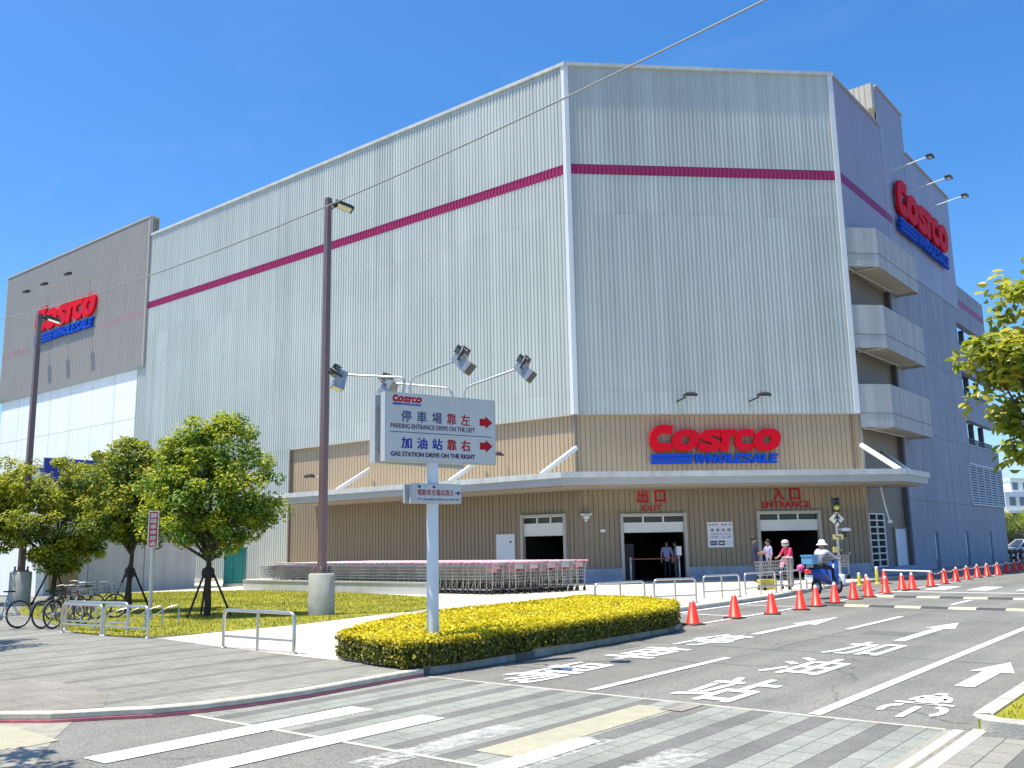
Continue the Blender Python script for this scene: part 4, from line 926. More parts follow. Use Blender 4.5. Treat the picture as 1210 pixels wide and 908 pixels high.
def sign_panel(fr, w, z0, z1, th, parent, name, m='sign_face'):
    mb = MB(); mb.fbox(fr, 0, w, -th, 0, z0, z1); o = mb.build(name, M['sign_side'], parent)
    mb = MB(); mb.fbox(fr, .012, w-.012, -.002, .005, z0+.012, z1-.012); mb.build('face', M[m], o); return o
big = sign_panel(sf, PW, zbot, ztop, .14, pyl, 'front_panel')
PHt = ztop-zbot
def onS(x, y, d): return sf.p(x*PW, .0065+d, zbot+y*PHt)
def stext(items, parent, fn, name='lettering'):
    for body, m, x0, x1, y0, y1, bold in items:
        mb = MB(); textbox(mb, body, fn, x0, x1, y0, y1, bold); mb.build(name, M[m], parent)
def chars(s, m, x0, step, w, y0, y1, bold): return [(ch, m, x0+i*step, x0+i*step+w, y0, y1, bold) for i, ch in enumerate(s)]
# positions read in the panel's own unit square
it = chars('停車場', 'text_navy', .135, .135, .09, .575, .745, .024)+chars('靠左', 'text_red', .538, .128, .088, .575, .745, .024)
it += [('PARKING ENTRANCE DRIVE ON THE LEFT', 'text_dark', .045, .80, .475, .548, .05)]
it += chars('加油站', 'text_blue', .135, .135, .094, .185, .355, .04)+chars('靠右', 'text_red', .538, .128, .09, .185, .355, .034)
it += [('GAS STATION DRIVE ON THE RIGHT', 'text_dark', .045, .80, .07, .143, .09)]
stext(it, big, onS)
mb = MB(); mb.fbox(sf, .045*PW, .965*PW, .006, .008, zbot+.418*PHt, zbot+.428*PHt); mb.build('rule', M['text_navy'], big)
for y in (.60, .235):
    mb = MB(); flat(mb, poly2d([[(.845, y+.05-.06), (.9, y-.01), (.9, y-.055), (.968, y+.045), (.9, y+.145), (.9, y+.10), (.845, y+.10)]]), onS); mb.build('arrow', M['text_red'], big)
lr = thing('x', '', ''); bpy.data.objects.remove(lr)
r_, b_ = MB(), MB()
for k, (V, Fq) in LOGO: flat(r_ if k == 'r' else b_, (fit(V, .06, .315, .815, .965, LOGO_BB), Fq), onS)
r_.build('red_lettering', M['text_red'], big); b_.build('blue_lettering', M['text_blue'], big)
# second panel, splayed back at an angle
bl2, br2 = dp(443.5, 462, pd_-.28), dp(548, 480, pd_+1.15)
x2 = (br2-bl2); x2.z = 0; w2 = x2.length; x2.normalize(); sb = Fr((bl2.x, bl2.y, 0), x2, Vector((x2.y, -x2.x, 0)))
mb = MB(); mb.fbox(sb, 0, w2, -.12, 0, zbot, ztop); mb.build('rear_panel', M['sign_side'], pyl)
mb = MB()
for z in (zbot+.2*PHt, zbot+.8*PHt): mb.bar(sf.p(.05*PW, -.14, z), sb.p(.05*w2, 0, z), .05); mb.bar(sf.p(.5*PW, -.14, z), tuple(pole_xy+Vector((0, 0, z))), .06)
mb.build('bracket', M['lamp_grey'], pyl)
# little charging-station panel
l3, r3 = dp(491, 571, pd_-.32), dp(545, 577, pd_+.2); x3 = (r3-l3); x3.z = 0; w3 = x3.length; x3.normalize()
f3 = Fr((l3.x, l3.y, 0), x3, Vector((x3.y, -x3.x, 0))); z3a, z3b = dp(491, 594.5, pd_-.32).z, l3.z
sml = sign_panel(f3, w3, z3a, z3b, .16, pyl, 'small_panel'); H3 = z3b-z3a
def on3(x, y, d): return f3.p(x*w3, .0065+d, z3a+y*H3)
stext([('電動車充電站靠左', 'text_red', .04, .83, .38, .70, .008), ('EV charging station on the left', 'text_navy', .05, .95, .1, .28, .004), ('●  ····   ● ······', 'text_navy', .04, .6, .76, .9, .0)], sml, on3)
mb = MB(); flat(mb, poly2d([[(.86, .5), (.91, .5), (.91, .4), (.98, .54), (.91, .68), (.91, .58), (.86, .58)]]), on3); mb.build('arrow', M['text_navy'], sml)
l4 = dp(478, 571, pd_-.2); x4 = to_world((1, 1.1, 0)).normalized(); f4 = Fr((l4.x, l4.y, 0), x4, Vector((x4.y, -x4.x, 0)))
mb = MB(); mb.fbox(f4, 0, w3, -.03, 0, z3a+.005, z3b-.005); mb.build('rear_small_panel', M['sign_side'], pyl)
# four floodlights on bent arms
def sign_flood(root_pt, bend, tip, aim, lit, label=None):
    root_pt, bend, tip = map(Vector, (root_pt, bend, tip)); mb = MB()
    k = (bend-root_pt).normalized(); m_ = (tip-bend).normalized()
    pts = [root_pt, bend-k*.07, bend-k*.02+m_*.02, bend+m_*.07, tip]
    mb.tube(pts, .018, 8); arm = mb.build('lamp_arm', M['galv'], pyl)
    aim = Vector(aim).normalized(); side = aim.cross(Vector((0, 0, 1))).normalized(); upv = side.cross(aim)
    hb = MB(); V = []
    for t, sx, sz in ((-.13, .10, .06), (.02, .125, .08), (.16, .145, .095)):
        for a, b in ((-1, -1), (1, -1), (1, 1), (-1, 1)): V.append(tip+aim*(t+.08)+side*(a*sx)+upv*(b*sz))
    hb.add(V, [(3, 2, 1, 0), (8, 9, 10, 11)]+[(r*4+k_, r*4+(k_+1) % 4, r*4+4+(k_+1) % 4, r*4+4+k_) for r in (0, 1) for k_ in range(4)])
    for j in range(5): hb.obox(tip+aim*(-.08+j*.035)+upv*.09, side*.11, aim*.006, upv*.04)
    h_ = hb.build('lamp_housing', M['lamp_grey'], arm); kb = MB(); kb.obox(tip+upv*.13-aim*.03, side*.10, aim*.07, upv*.045); kb.build('ballast_box', M['lamp_black'], h_)
    gb = MB(); gb.obox(tip+aim*.242, side*.125, upv*.08, aim*.003); gb.build('lamp_glass', M['lens'] if lit else M['lamp_black'], h_)
    yb = MB(); yb.tube([tip+side*.14+aim*.06, tip+side*.15+upv*.2, tip-side*.15+upv*.2, tip-side*.14+aim*.06], .018, 6); yb.build('lamp_yoke', M['lamp_black'], h_)
zt_ = ztop
down = Vector((0, 0, -1))
a1 = sf.p(.22*PW, -.07, zt_-.05); a2 = sf.p(.72*PW, -.07, zt_-.05)
t1, t2 = dp(541, 425, pd_-.75), dp(614, 435, pd_+.0)
b1, b2 = dp(486, 447, pd_-.25), dp(550, 458, pd_+.2)
fdir = Vector((-ndir.x, -ndir.y, 0))
sign_flood(a1, b1, t1, to_world((.62, -.15, -.55)), False); sign_flood(a2, b2, t2, to_world((.62, -.15, -.55)), False)
a3 = sb.p(.30*w2, -.06, zt_-.05); a4 = sb.p(.95*w2, -.06, zt_-.05)
sign_flood(a3, dp(479, 446.5, pd_+.05), dp(404, 443, pd_+.35), to_world((-.25, -.1, -.75)), True)
sign_flood(a4, dp(532, 459, pd_+1.1), dp(463, 453, pd_+1.3), to_world((-.4, .2, -.7)), True)

# overhead cable crossing the street
c0, c1 = dp(-120, 392, 40), dp(905, 0, 12.0)
pts = []
e1, e2 = dp(0, 377.5, 31), dp(905, 0, 12.0)
dirv = e2-e1
for i in range(41):
    t = -1.2+i*(3.2/40); p = e1+dirv*t; sag = 1.15*(4*t*(1-t))*.5 if 0 <= t <= 1 else 0
    p.z -= .58*4*t*(1-t); pts.append(p)
pts = [p for p in pts]
mb = MB(); mb.tube(pts, .016, 6); cab_ = mb.build('overhead_cable', mat('cable', (.30, .31, .31), .5), None, off=tuple(e1)); tag(cab_, 'thin grey overhead cable crossing in front of the facade and sky', 'cable')

# red and white name post by the bicycles
b = gp(176.5, 733, 0); d_ = dep(b); tp = dp(180, 604, d_)
rp = thing('parking_sign', 'narrow red and white vertical sign on a thin grey post beside the lawn rail', 'sign', b)
mb = MB(); mb.tube([b, b+Vector((0, 0, tp.z-.05))], .045, 12); mb.build('post', M['galv'], rp)
xr = to_world((.98, .2, 0)); fr = Fr((b.x, b.y, 0), xr, Vector((xr.y, -xr.x, 0)))
zb_ = dp(176.5, 648, d_).z; pw = .12
mb = MB(); mb.fbox(fr, -pw, pw, .045, .07, zb_, tp.z); pn = mb.build('panel', M['white'], rp)
mb = MB(); mb.fbox(fr, -pw+.025, pw-.025, .07, .073, zb_+.025, tp.z-.025); mb.build('red_field', mat('sign_red', (.45, .012, .05), .5), pn)
hh = (tp.z-zb_-.08)/6; mb = MB()
for i, ch in enumerate('腳踏車停放處'):
    z1 = tp.z-.04-i*hh; textbox(mb, ch, lambda x, z, d: fr.p(x, .0745+d, z), -.075, .075, z1-hh*.92, z1-hh*.1, .02)
mb.build('lettering', M['white'], pn)

# notice board between the two doors
nb = thing('notice_board', 'white opening-hours board on the wall between exit and entrance doors', 'sign', FF.p(6.1, 0, 1.35))
mb = MB(); mb.fbox(FF, 5.58, 6.68, DB+.02, .0, 1.34, 2.41); nbp = mb.build('board', mat('board_white', (.72, .70, .76), .5), nb)
def onN(x, y, d): return FF.p(5.58+x*1.1, .002+d, 1.34+y*1.07)
stext(chars('營業時間', 'black', .11, .225, .135, .615, .74, .02)+[('WAREHOUSE  HOURS', 'black', .09, .91, .505, .555, .012), ('10:00 - 21:30', 'text_navy', .1, .9, .36, .46, .02), ('~ ~ ~   ~ ~  ~', 'black', .06, .94, .85, .93, .01)], nbp, onN)
for x0, x1, m in ((.08, .36, 'text_navy'), (.41, .66, 'black'), (.70, .94, 'door_blue')):
    mb = MB(); flat(mb, poly2d([[(x0, .09), (x1, .09), (x1, .26), (x0, .26)]]), onN); mb.build('card_picture', M[m], nbp)
mb = MB(); flat(mb, poly2d([[(.1, .165), (.34, .165), (.34, .185), (.1, .185)]]), lambda x, y, d: onN(x, y, .003)); flat(mb, poly2d([[(.45, .14), (.62, .14), (.62, .2), (.45, .2)]]), lambda x, y, d: onN(x, y, .003)); mb.build('card_band', M['white'], nbp)

# ================================================================== plants
def trunk_mesh(mb, base, pts, r0, r1): mb.tube(pts, [r0+(r1-r0)*i/(len(pts)-1) for i in range(len(pts))], 9)
M['leaf'] = leafmat('leaf', [(0, (.045, .12, .018)), (.35, (.10, .21, .026)), (.68, (.29, .39, .032)), (1, (.60, .60, .045))], .45)
M['leaf_dark'] = leafmat('leaf_dark', [(0, (.04, .095, .02)), (.36, (.09, .165, .025)), (.68, (.29, .34, .03)), (1, (.60, .57, .04))], .43)
M['leaf_big'] = leafmat('leaf_big', [(0, (.09, .16, .02)), (.4, (.28, .34, .035)), (1, (.64, .58, .08))], .45, .35)
def tree(label, base, lobes, hs, leaf, n_leaf, m, young, trunk_r=.09, lean=(0, 0), stakes=0, clump_r=.34, group='young trees on the lawn', stake_rot=0.0):
    base = Vector(base); t = thing('broadleaf_tree', label, 'tree', base, 0, group)
    # trunk and limbs
    tm = MB(); fork = base+Vector((lean[0], lean[1], hs)); P_ = [base+Vector((0, 0, -.1))]
    for k in range(1, 6): q = base.lerp(fork, k/5); P_.append(q+Vector((random.gauss(0, .012), random.gauss(0, .012), 0)))
    trunk_mesh(tm, base, P_, trunk_r, trunk_r*.75)
    cl = []
    for (cx, cy, cz, rx, ry, rz, k) in lobes:
        for _ in range(k):
            while True:
                v = rng.normal(size=3); v /= np.linalg.norm(v); rr = rng.uniform(.25, 1)**.42
                p = np.array([cx, cy, cz])+v*rr*np.array([rx, ry, rz])
                break
            cl.append((p, v, rr))
    order = rng.permutation(len(cl))[:max(14, len(cl)//7)]
    for i in order:
        p = base+Vector(cl[i][0]); s_ = P_[-1] if random.random() < .6 else P_[-1].lerp(base+Vector((0, 0, lobes[0][2])), random.uniform(.1, .6))
        mid = s_.lerp(p, .5)+Vector((random.gauss(0, .08), random.gauss(0, .08), -.08))
        tm.tube([s_, s_.lerp(mid, .5), mid, p], [trunk_r*.5, trunk_r*.36, trunk_r*.24, .008], 6, cap=False)
    c0_ = base+Vector((lobes[0][0], lobes[0][1], lobes[0][2])); tm.tube([P_[-1], P_[-1].lerp(c0_, .5)+Vector((.03, -.02, 0)), c0_+Vector((0, 0, lobes[0][5]*.5))], [trunk_r*.75, trunk_r*.5, .02], 8)
    tm.build('trunk', M['bark'], t)
    Ps, Ns, Ts = [], [], []
    per = max(8, n_leaf//len(cl))
    for p, v, rr in cl:
        nk = int(per*rng.uniform(.6, 1.4)); cr = clump_r*rng.uniform(.6, 1.25)
        w = rng.normal(size=(nk, 3)); w /= np.linalg.norm(w, axis=1, keepdims=True)
        q = p+w*(rng.uniform(.15, 1, nk)**.5)[:, None]*cr*np.array([1, 1, .75])
        nn = w*.55+np.array([0, 0, .75])+rng.normal(size=(nk, 3))*.45
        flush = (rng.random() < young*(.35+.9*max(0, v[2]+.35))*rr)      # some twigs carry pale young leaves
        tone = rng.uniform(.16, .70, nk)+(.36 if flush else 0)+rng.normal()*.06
        Ps.append(q); Ns.append(nn); Ts.append(tone)
    Pn = np.concatenate(Ps)+np.array(base); Nn = np.concatenate(Ns); Tn = np.clip(np.concatenate(Ts), 0, 1)
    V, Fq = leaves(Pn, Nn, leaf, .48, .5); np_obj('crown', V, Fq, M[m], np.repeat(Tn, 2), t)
    for k in range(stakes):
        an = 2*PI*k/stakes+.5+stake_rot; d = Vector((math.cos(an), math.sin(an), 0))
        sm_ = MB(); sm_.tube([base+d*.62+Vector((0, 0, -.03)), base+d*.02+Vector((0, 0, 1.28))], .028, 7); sm_.build('support_stake', M['stake'], t)
    if stakes:
        sm_ = MB(); sm_.lathe([(trunk_r*1.5, .93), (trunk_r*1.8, 1.0), (trunk_r*1.8, 1.12), (trunk_r*1.4, 1.18)], base, 10); sm_.build('tie_band', M['stake'], t)
    return t
cr_, cf_ = to_world((1, 0, 0)), to_world((0, 1, 0))
def cv(r, f_, z): p = cr_*r+cf_*f_; return (p.x, p.y, z)
def lobe(r, f_, z, rx, rz, k): p = cv(r, f_, z); return (p[0], p[1], p[2], rx, rx, rz, k)
T1 = gp(244, 729, 0)
tree('biggest staked tree, widest crown, nearest the lamp post in the lawn', T1, [lobe(0, 0, 2.9, 1.15, 1.05, 60), lobe(-.55, .2, 3.7, .95, .85, 40), lobe(.35, 0, 4.15, .85, .8, 40), lobe(.95, -.1, 3.1, .75, .95, 34), lobe(-1.1, 0, 2.85, .75, 1.0, 36), lobe(.0, 0, 2.05, 1.2, .45, 30), lobe(-.8, .1, 3.95, .55, .5, 16), lobe(1.25, .1, 2.45, .5, .45, 14), lobe(-.35, 0, 4.5, .5, .35, 14), lobe(.45, 0, 4.75, .3, .25, 6)], 1.35, .10, 25000, 'leaf', .75, .088, stakes=3, stake_rot=.2)
T2 = gp(151, 724, 0)
tree('dark staked tree right of the bicycles, between the bigger tree and left pair', T2, [lobe(.05, 0, 3.0, 1.05, 1.0, 55), lobe(-.45, 0, 3.7, .85, .75, 34), lobe(.75, .2, 3.4, .95, .9, 44), lobe(-.75, .1, 2.7, .65, .85, 26), lobe(.3, 0, 2.3, .9, .45, 20), lobe(-.3, .1, 4.25, .5, .45, 14)], 1.5, .105, 21000, 'leaf_dark', .6, .075, lean=(.05, .0), stakes=3, stake_rot=.9)
T3 = gp(60, 714, 0)
tree('low broad tree with yellowish top, behind the row of bicycles', T3, [lobe(.2, 0, 2.6, 1.6, 1.2, 70), lobe(-.95, 0, 3.0, 1.1, 1.1, 46), lobe(1.05, .1, 3.3, 1.05, 1.0, 44), lobe(.35, -.2, 1.4, .7, .45, 16), lobe(.25, 0, 3.85, 1.5, .8, 54), lobe(.1, -.2, 1.75, 1.0, .55, 24), lobe(1.3, 0, 2.2, .6, .7, 14)], 1.3, .11, 30000, 'leaf_dark', 1.3, .085, lean=(.1, .05), stakes=3)
T4 = gp(-42, 716, 0)
tree('tree cut off by the left picture edge, yellow topped', T4, [lobe(.3, 0, 3.1, 1.35, 1.15, 60), lobe(.7, 0, 3.75, 1.1, .9, 44), lobe(-.5, 0, 3.6, 1.1, 1.0, 36), lobe(.5, .1, 2.3, 1.2, .6, 24)], 1.4, .11, 19000, 'leaf_dark', 1.1, .085, stakes=3)
# street tree whose crown hangs into the picture from the right
T5 = dp(1292, 700, 14.0); T5.z = ROAD
tree('large-leaved yellow-green street tree hanging in from the right picture edge', T5, [lobe(-.35, 0, 3.75, .95, .75, 30), lobe(-.62, 0, 4.35, .8, .4, 20), lobe(-.2, .1, 5.35, .75, .5, 18), lobe(.6, 0, 4.5, 1.3, 1.4, 44), lobe(-.35, -.1, 3.1, .7, .5, 18), lobe(-1.08, 0, 4.5, .36, .2, 7), lobe(.1, 0, 5.8, .6, .35, 8)], 2.2, .19, 4600, 'leaf_big', .7, .09, clump_r=.30, group='street trees', lean=(.05, .0))
# off-frame street tree on the left pavement, whose shade falls on the paving
for (u, v, dr, zc, rr, lb) in ((-10, 765, -2.6, 4.2, 1.5, 'street tree beyond the left picture edge, shading the paving'), (-60, 915, -2.2, 4.0, 1.4, 'street tree on the near left corner, outside the picture')):
    g_ = gp(u, v, 0)-Vector((.18*zc, .257*zc, 0))+cr_*(-.9)
    tree(lb, (g_.x, g_.y, 0), [(0, 0, zc, rr, rr, 1.1, 50), (0, 0, zc-.9, rr*.7, rr*.7, .5, 16)], 2.0, .1, 9000, 'leaf_dark', .6, .1, group='street trees')
# clipped hedge with golden tops
hp = [gp(u, v, .385) for u, v in ((400, 747), (430, 751), (476, 757), (540, 751), (648, 737), (740, 725), (797, 717), (799, 709.5), (760, 705), (690, 703), (612, 711.5), (517, 720.5), (440, 734))]
HP = [(p.x, p.y) for p in hp]
hedge = thing('hedge', 'clipped golden-yellow hedge filling the kerbed island round the sign pole', 'hedge', (sum(p[0] for p in HP)/len(HP), sum(p[1] for p in HP)/len(HP), 0))
cx_, cy_ = hedge.location.x, hedge.location.y
def grow(pts, d):
    o = []
    for x, y in pts: v = Vector((cx_-x, cy_-y)); v.normalize(); o.append((x+v.x*d, y+v.y*d))
    return o
core = grow(HP, .12); mb = MB(); mb.prism(core, 0, .31); mb.build('twig_core', mat('twigs', (.045, .05, .012), .95, 0, .4, 10, bump=.5, bscale=30), hedge)
n_top = 46000; q = []
bx = (min(p[0] for p in HP), max(p[0] for p in HP), min(p[1] for p in HP), max(p[1] for p in HP))
while len(q) < n_top:
    x, y = random.uniform(bx[0], bx[1]), random.uniform(bx[2], bx[3])
    if inside(HP, x, y): q.append((x, y))
q = np.array(q)
bumpy = .035*np.sin(q[:, 0]*3.1+np.sin(q[:, 1]*2.3))+.03*np.sin(q[:, 1]*4.1+q[:, 0]*1.3)
ztop_ = .335+bumpy*.8+np.abs(rng.normal(size=n_top))*.03+(rng.random(n_top) < .05)*rng.uniform(0, .09, n_top)
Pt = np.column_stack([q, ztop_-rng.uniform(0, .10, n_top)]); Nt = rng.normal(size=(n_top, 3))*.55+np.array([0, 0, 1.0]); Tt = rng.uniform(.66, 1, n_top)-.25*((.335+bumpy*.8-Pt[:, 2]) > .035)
# sides: olive older growth, and darker because their shade is in the tone
Pl, Nl, Tl = [], [], []
for i in range(len(HP)):
    a_, b_ = np.array(HP[i]), np.array(HP[(i+1) % len(HP)]); L_ = np.linalg.norm(b_-a_); k = int(L_*2000); t_ = rng.random(k)
    nn = np.array([(b_-a_)[1], -(b_-a_)[0]])/L_
    if np.dot(nn, (a_+b_)/2-np.array([cx_, cy_])) < 0: nn = -nn
    p = a_+(b_-a_)*t_[:, None]+nn*(rng.normal(size=k)*.03-.03+.03*np.sin(t_*L_*5))[:, None]; z_ = rng.uniform(.04, .385, k)
    Pl.append(np.column_stack([p, z_])); Nl.append(np.column_stack([np.tile(nn, (k, 1)), np.full(k, .5)])+rng.normal(size=(k, 3))*.5)
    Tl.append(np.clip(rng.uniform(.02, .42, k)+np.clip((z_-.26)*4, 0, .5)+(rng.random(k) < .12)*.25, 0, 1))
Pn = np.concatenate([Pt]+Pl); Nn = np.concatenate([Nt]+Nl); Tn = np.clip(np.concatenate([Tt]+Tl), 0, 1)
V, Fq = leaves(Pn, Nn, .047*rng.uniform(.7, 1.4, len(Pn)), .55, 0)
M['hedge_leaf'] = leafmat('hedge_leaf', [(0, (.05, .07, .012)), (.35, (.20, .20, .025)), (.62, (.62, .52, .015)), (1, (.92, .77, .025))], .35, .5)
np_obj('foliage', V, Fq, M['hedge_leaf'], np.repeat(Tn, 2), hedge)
# little planted island at the right edge
isl = [(-2.2, 9.35), (-2.1, 9.2), (-1.2, 9.15), (3, 9.1), (3, 26), (-2.2, 26)]
mb = MB(); mb.prism([(-2.18, 9.3), (4, 9.2), (4, 40), (-2.18, 40)], ROAD-.02, -.01); struct(mb.build('island_soil', M['soil_grass']))
kerb_strip('island_kerb', [(4, 9.12), (-1.9, 9.2), (-2.12, 9.24), (-2.26, 9.45)], M['kerb'], -.16, ROAD-.02, .01, 0)
s = 9.47
while s < 38: kerb_strip('island_kerb', [(-2.27, s), (-2.27, s+.96)], M['kerb_white'], -.17, ROAD-.02, .01, 0); s += 1.0
n = 5000; P = np.column_stack([rng.uniform(-2.05, 2.5, n), rng.uniform(9.4, 16, n), np.full(n, -.01)])
ang = rng.uniform(0, 2*PI, n); dx = np.column_stack([np.cos(ang), np.sin(ang), np.zeros(n)])*rng.uniform(.006, .014, n)[:, None]; ln = rng.normal(size=(n, 3))*.03; ln[:, 2] = rng.uniform(.03, .09, n)
V = np.stack([P-dx, P+dx, P+ln], 1).reshape(-1, 3); g = np_obj('grass', V, np.arange(n*3).reshape(-1, 3), M['grass'], rng.uniform(.3, 1, n)); tag(g, 'dry yellow grass in the kerbed island at the right edge', 'grass', kind='stuff')
# ================================================================== rails, cones, posts
def hoop_rail(p, q, H, label, group, posts=3, r=.028):
    p, q = Vector(p), Vector(q); p.z = q.z = 0; t = thing('barrier_rail', label, 'barrier', (p+q)/2, 0, group)
    d = (q-p).normalized(); up = Vector((0, 0, 1)); c = .09
    mb = MB(); mb.tube([p-up*.03, p+up*(H-c), p+up*(H-c*.3)+d*c*.3, p+up*H+d*c, q+up*H-d*c, q+up*(H-c*.3)-d*c*.3, q+up*(H-c), q-up*.03], r, 8); mb.build('hoop', M['stainless'], t)
    for k in range(1, posts-1):
        m_ = p.lerp(q, k/(posts-1)); mb = MB(); mb.tube([m_-up*.03, m_+up*(H-.01)], r*.85, 8); mb.build('middle_post', M['stainless'], t)
    mb = MB(); mb.tube([p+up*H*.32, q+up*H*.32], r*.7, 8); mb.build('lower_rail', M['stainless'], t)
    mb = MB()
    for e in (p, q): mb.lathe([(.065, .0), (.065, .02), (.03, .028)], e, 10)
    mb.build('foot_flange', M['stainless'], t); return t
G1 = 'steel hoop rails along the plaza edge'
hoop_rail(gp(263.6, 766), gp(347, 773.5), .62, 'steel hoop rail nearest the camera, left of the yellow hedge', 'steel hoop rails by the lawn')
hoop_rail(gp(72.5, 748), gp(119.6, 751.8), .58, 'steel hoop rail in front of the parked bicycles', 'steel hoop rails by the lawn', 2)
hoop_rail(gp(122.5, 752), gp(174, 755), .58, 'steel hoop rail between the bicycles and the red sign post', 'steel hoop rails by the lawn', 2)
hoop_rail(gp(76.5, 744), gp(150, 748), .58, 'steel hoop rail just behind the front one, by the bicycle rack', 'steel hoop rails by the lawn', 3)
topz = .64
for (u0, v0, u1, v1, lb) in ((703, 690, 761, 687, 'leftmost hoop rail behind the yellow hedge'), (772.6, 685.3, 821.6, 683.6, 'hoop rail behind the right end of the hedge'), (830.8, 681, 873, 679, 'hoop rail before the notice board, between the second and third cones'),
                            (879.7, 678, 915.4, 675.5, 'hoop rail in front of the navy clothed man'), (922, 675.5, 945, 673.6, 'short hoop rail before the helmeted rider'), (952, 673.4, 972, 672, 'farthest hoop rail, beside the blue scooter')):
    hoop_rail(gp(u0, v0, topz), gp(u1, v1, topz), topz, lb, G1, 3)
# bicycle rack: bent wheel holders
rk = gp(116, 745, 0); rack = thing('bicycle_rack', 'bent steel bicycle rack, empty, right of the parked bicycles', 'bicycle rack', rk)
hx = cr_; 
for k in range(4):
    o = rk+cr_*(k*.26-.1)+cf_*(.25*k-.2); d = (cr_*.9+cf_*.25).normalized(); s_ = Vector((-d.y, d.x, 0))
    for w in (-.04, .04):
        mb = MB(); pts = [o+s_*w+d*(.75*i/10)+Vector((0, 0, .02+.42*math.sin(PI*.5*i/10))) for i in range(11)]; mb.tube(pts+[pts[-1]+Vector((0, 0, -.42))], .014, 6); mb.build('wheel_holder', M['stainless'], rack)

def make_cone():
    t = thing('traffic_cone', '', 'traffic cone', (0, 0, 0), 0, 'orange traffic cones along the road edge')
    mb = MB(); mb.box(-.19, .19, -.19, .19, 0, .028); mb.build('base', M['cone_base'], t)
    mb = MB(); mb.lathe([(.155, .026), (.148, .05), (.135, .056), (.058, .47), (.05, .475)], (0, 0, 0), 18); mb.build('body', M['cone'], t)
    mb = MB(); mb.lathe([(.047, .47), (.040, .535), (.034, .54), (.034, .52)], (0, 0, 0), 14); mb.torus((0, 0, .548), (1, 0, 0), .022, .007, 12, 5); mb.build('collar', M['cone_white'], t)
    return t
cones_px = [(819, 738.5), (868.4, 731), (912.7, 726), (946.5, 721), (965, 717), (986.8, 713), (1009, 708.5), (1027, 705.8), (1046.7, 701.6), (1066.5, 698), (1078.4, 697), (1100.4, 693.4), (1116.4, 690), (1130, 687.3), (1143, 685), (1155.5, 682.9), (1167, 681.4), (1179.4, 679.6), (1190, 677.7), (1199, 676), (1206.5, 674.6)]
ordn = ['nearest', 'second', 'third', 'fourth', 'fifth', 'sixth', 'seventh', 'eighth', 'ninth', 'tenth', 'eleventh', 'twelfth', 'thirteenth', 'fourteenth', 'fifteenth', 'sixteenth', 'seventeenth', 'eighteenth', 'nineteenth', 'twentieth', 'farthest']
cone0 = make_cone(); CONES = []
for i, (u, v) in enumerate(cones_px):
    c = cone0 if i == 0 else copy_tree(cone0); p = gp(u, v, ROAD); c.location = p; c.rotation_euler = (random.gauss(0, .015), random.gauss(0, .015), random.uniform(-.6, .6)); c.scale = (1, 1, random.uniform(.97, 1.03)); CONES.append(p)
    c['label'] = ('orange traffic cone nearest the camera, at the right tip of the hedge' if i == 0 else 'farthest orange cone of the row, at the right picture edge' if i == 20 else 'orange traffic cone, %s in the row from the hedge%s' % (ordn[i], ', in the building shade' if i > 14 else ''))
c = copy_tree(cone0); p = gp(1024.5, 698.5, ROAD); c.location = p; c['label'] = 'orange cone standing alone behind the row, left of the yellow bollards'
c = copy_tree(cone0); p2 = gp(1045.5, 690, ROAD); c.location = p2; c['label'] = 'orange cone behind the row that carries the end of the white bar'
# plastic bar and red/white chain hung between cone tops
top = Vector((0, 0, .5))
bar = thing('cone_bar', 'white plastic bar laid across the cone tops before the lattice gate', 'cone bar', p2+top)
mb = MB(); mb.tube([p2+top, CONES[11]+top+Vector((0, 0, .02))], .03, 8); mb.build('bar', M['white'], bar)
mb = MB()
for e in (p2+top, CONES[11]+top+Vector((0, 0, .02))): mb.torus(e, (0, 0, 1), .06, .015, 12, 6)
mb.build('end_ring', M['white'], bar)
ch = thing('chain', 'red and white plastic chain strung along the far cones', 'chain', CONES[11]+top)
mb = MB(); P_ = []; mi_ = []
for a_, b_ in zip(CONES[11:-1], CONES[12:]):
    a_, b_ = a_+top, b_+top; n = 16
    for i in range(n): t_ = i/n; P_.append(a_.lerp(b_, t_)-Vector((0, 0, .10*4*t_*(1-t_))))
P_.append(CONES[-1]+top); mb.tube(P_, .017, 6, cap=False)
mb.m = [((i//6)//2) % 2 for i in range(len(mb.f))]; mb.build('links', [M['white'], M['cone']], ch)
def bollard(u, v, h, m, label, cat='bollard', zz=0):
    p = gp(u, v, zz); t = thing('bollard', label, cat, p); mb = MB(); mb.lathe([(.06, 0), (.056, h*.8), (.045, h*.8+.02)], p, 14); mb.build('post', M[m], t)
    mb = MB(); mb.lathe([(.046, h*.8), (.056, h*.85), (.04, h*.97), (0, h)], p, 14); mb.build('cap', M['white'], t); mb = MB(); mb.lathe([(.10, 0), (.10, .05), (.06, .055)], p, 14); mb.build('foot', M[m], t)
bollard(1037, 690.5, .62, 'yellow', 'yellow bollard with white cap before the shaded recess'); bollard(1015.8, 692, .44, 'yellow', 'short dull yellow bollard left of the white capped one')
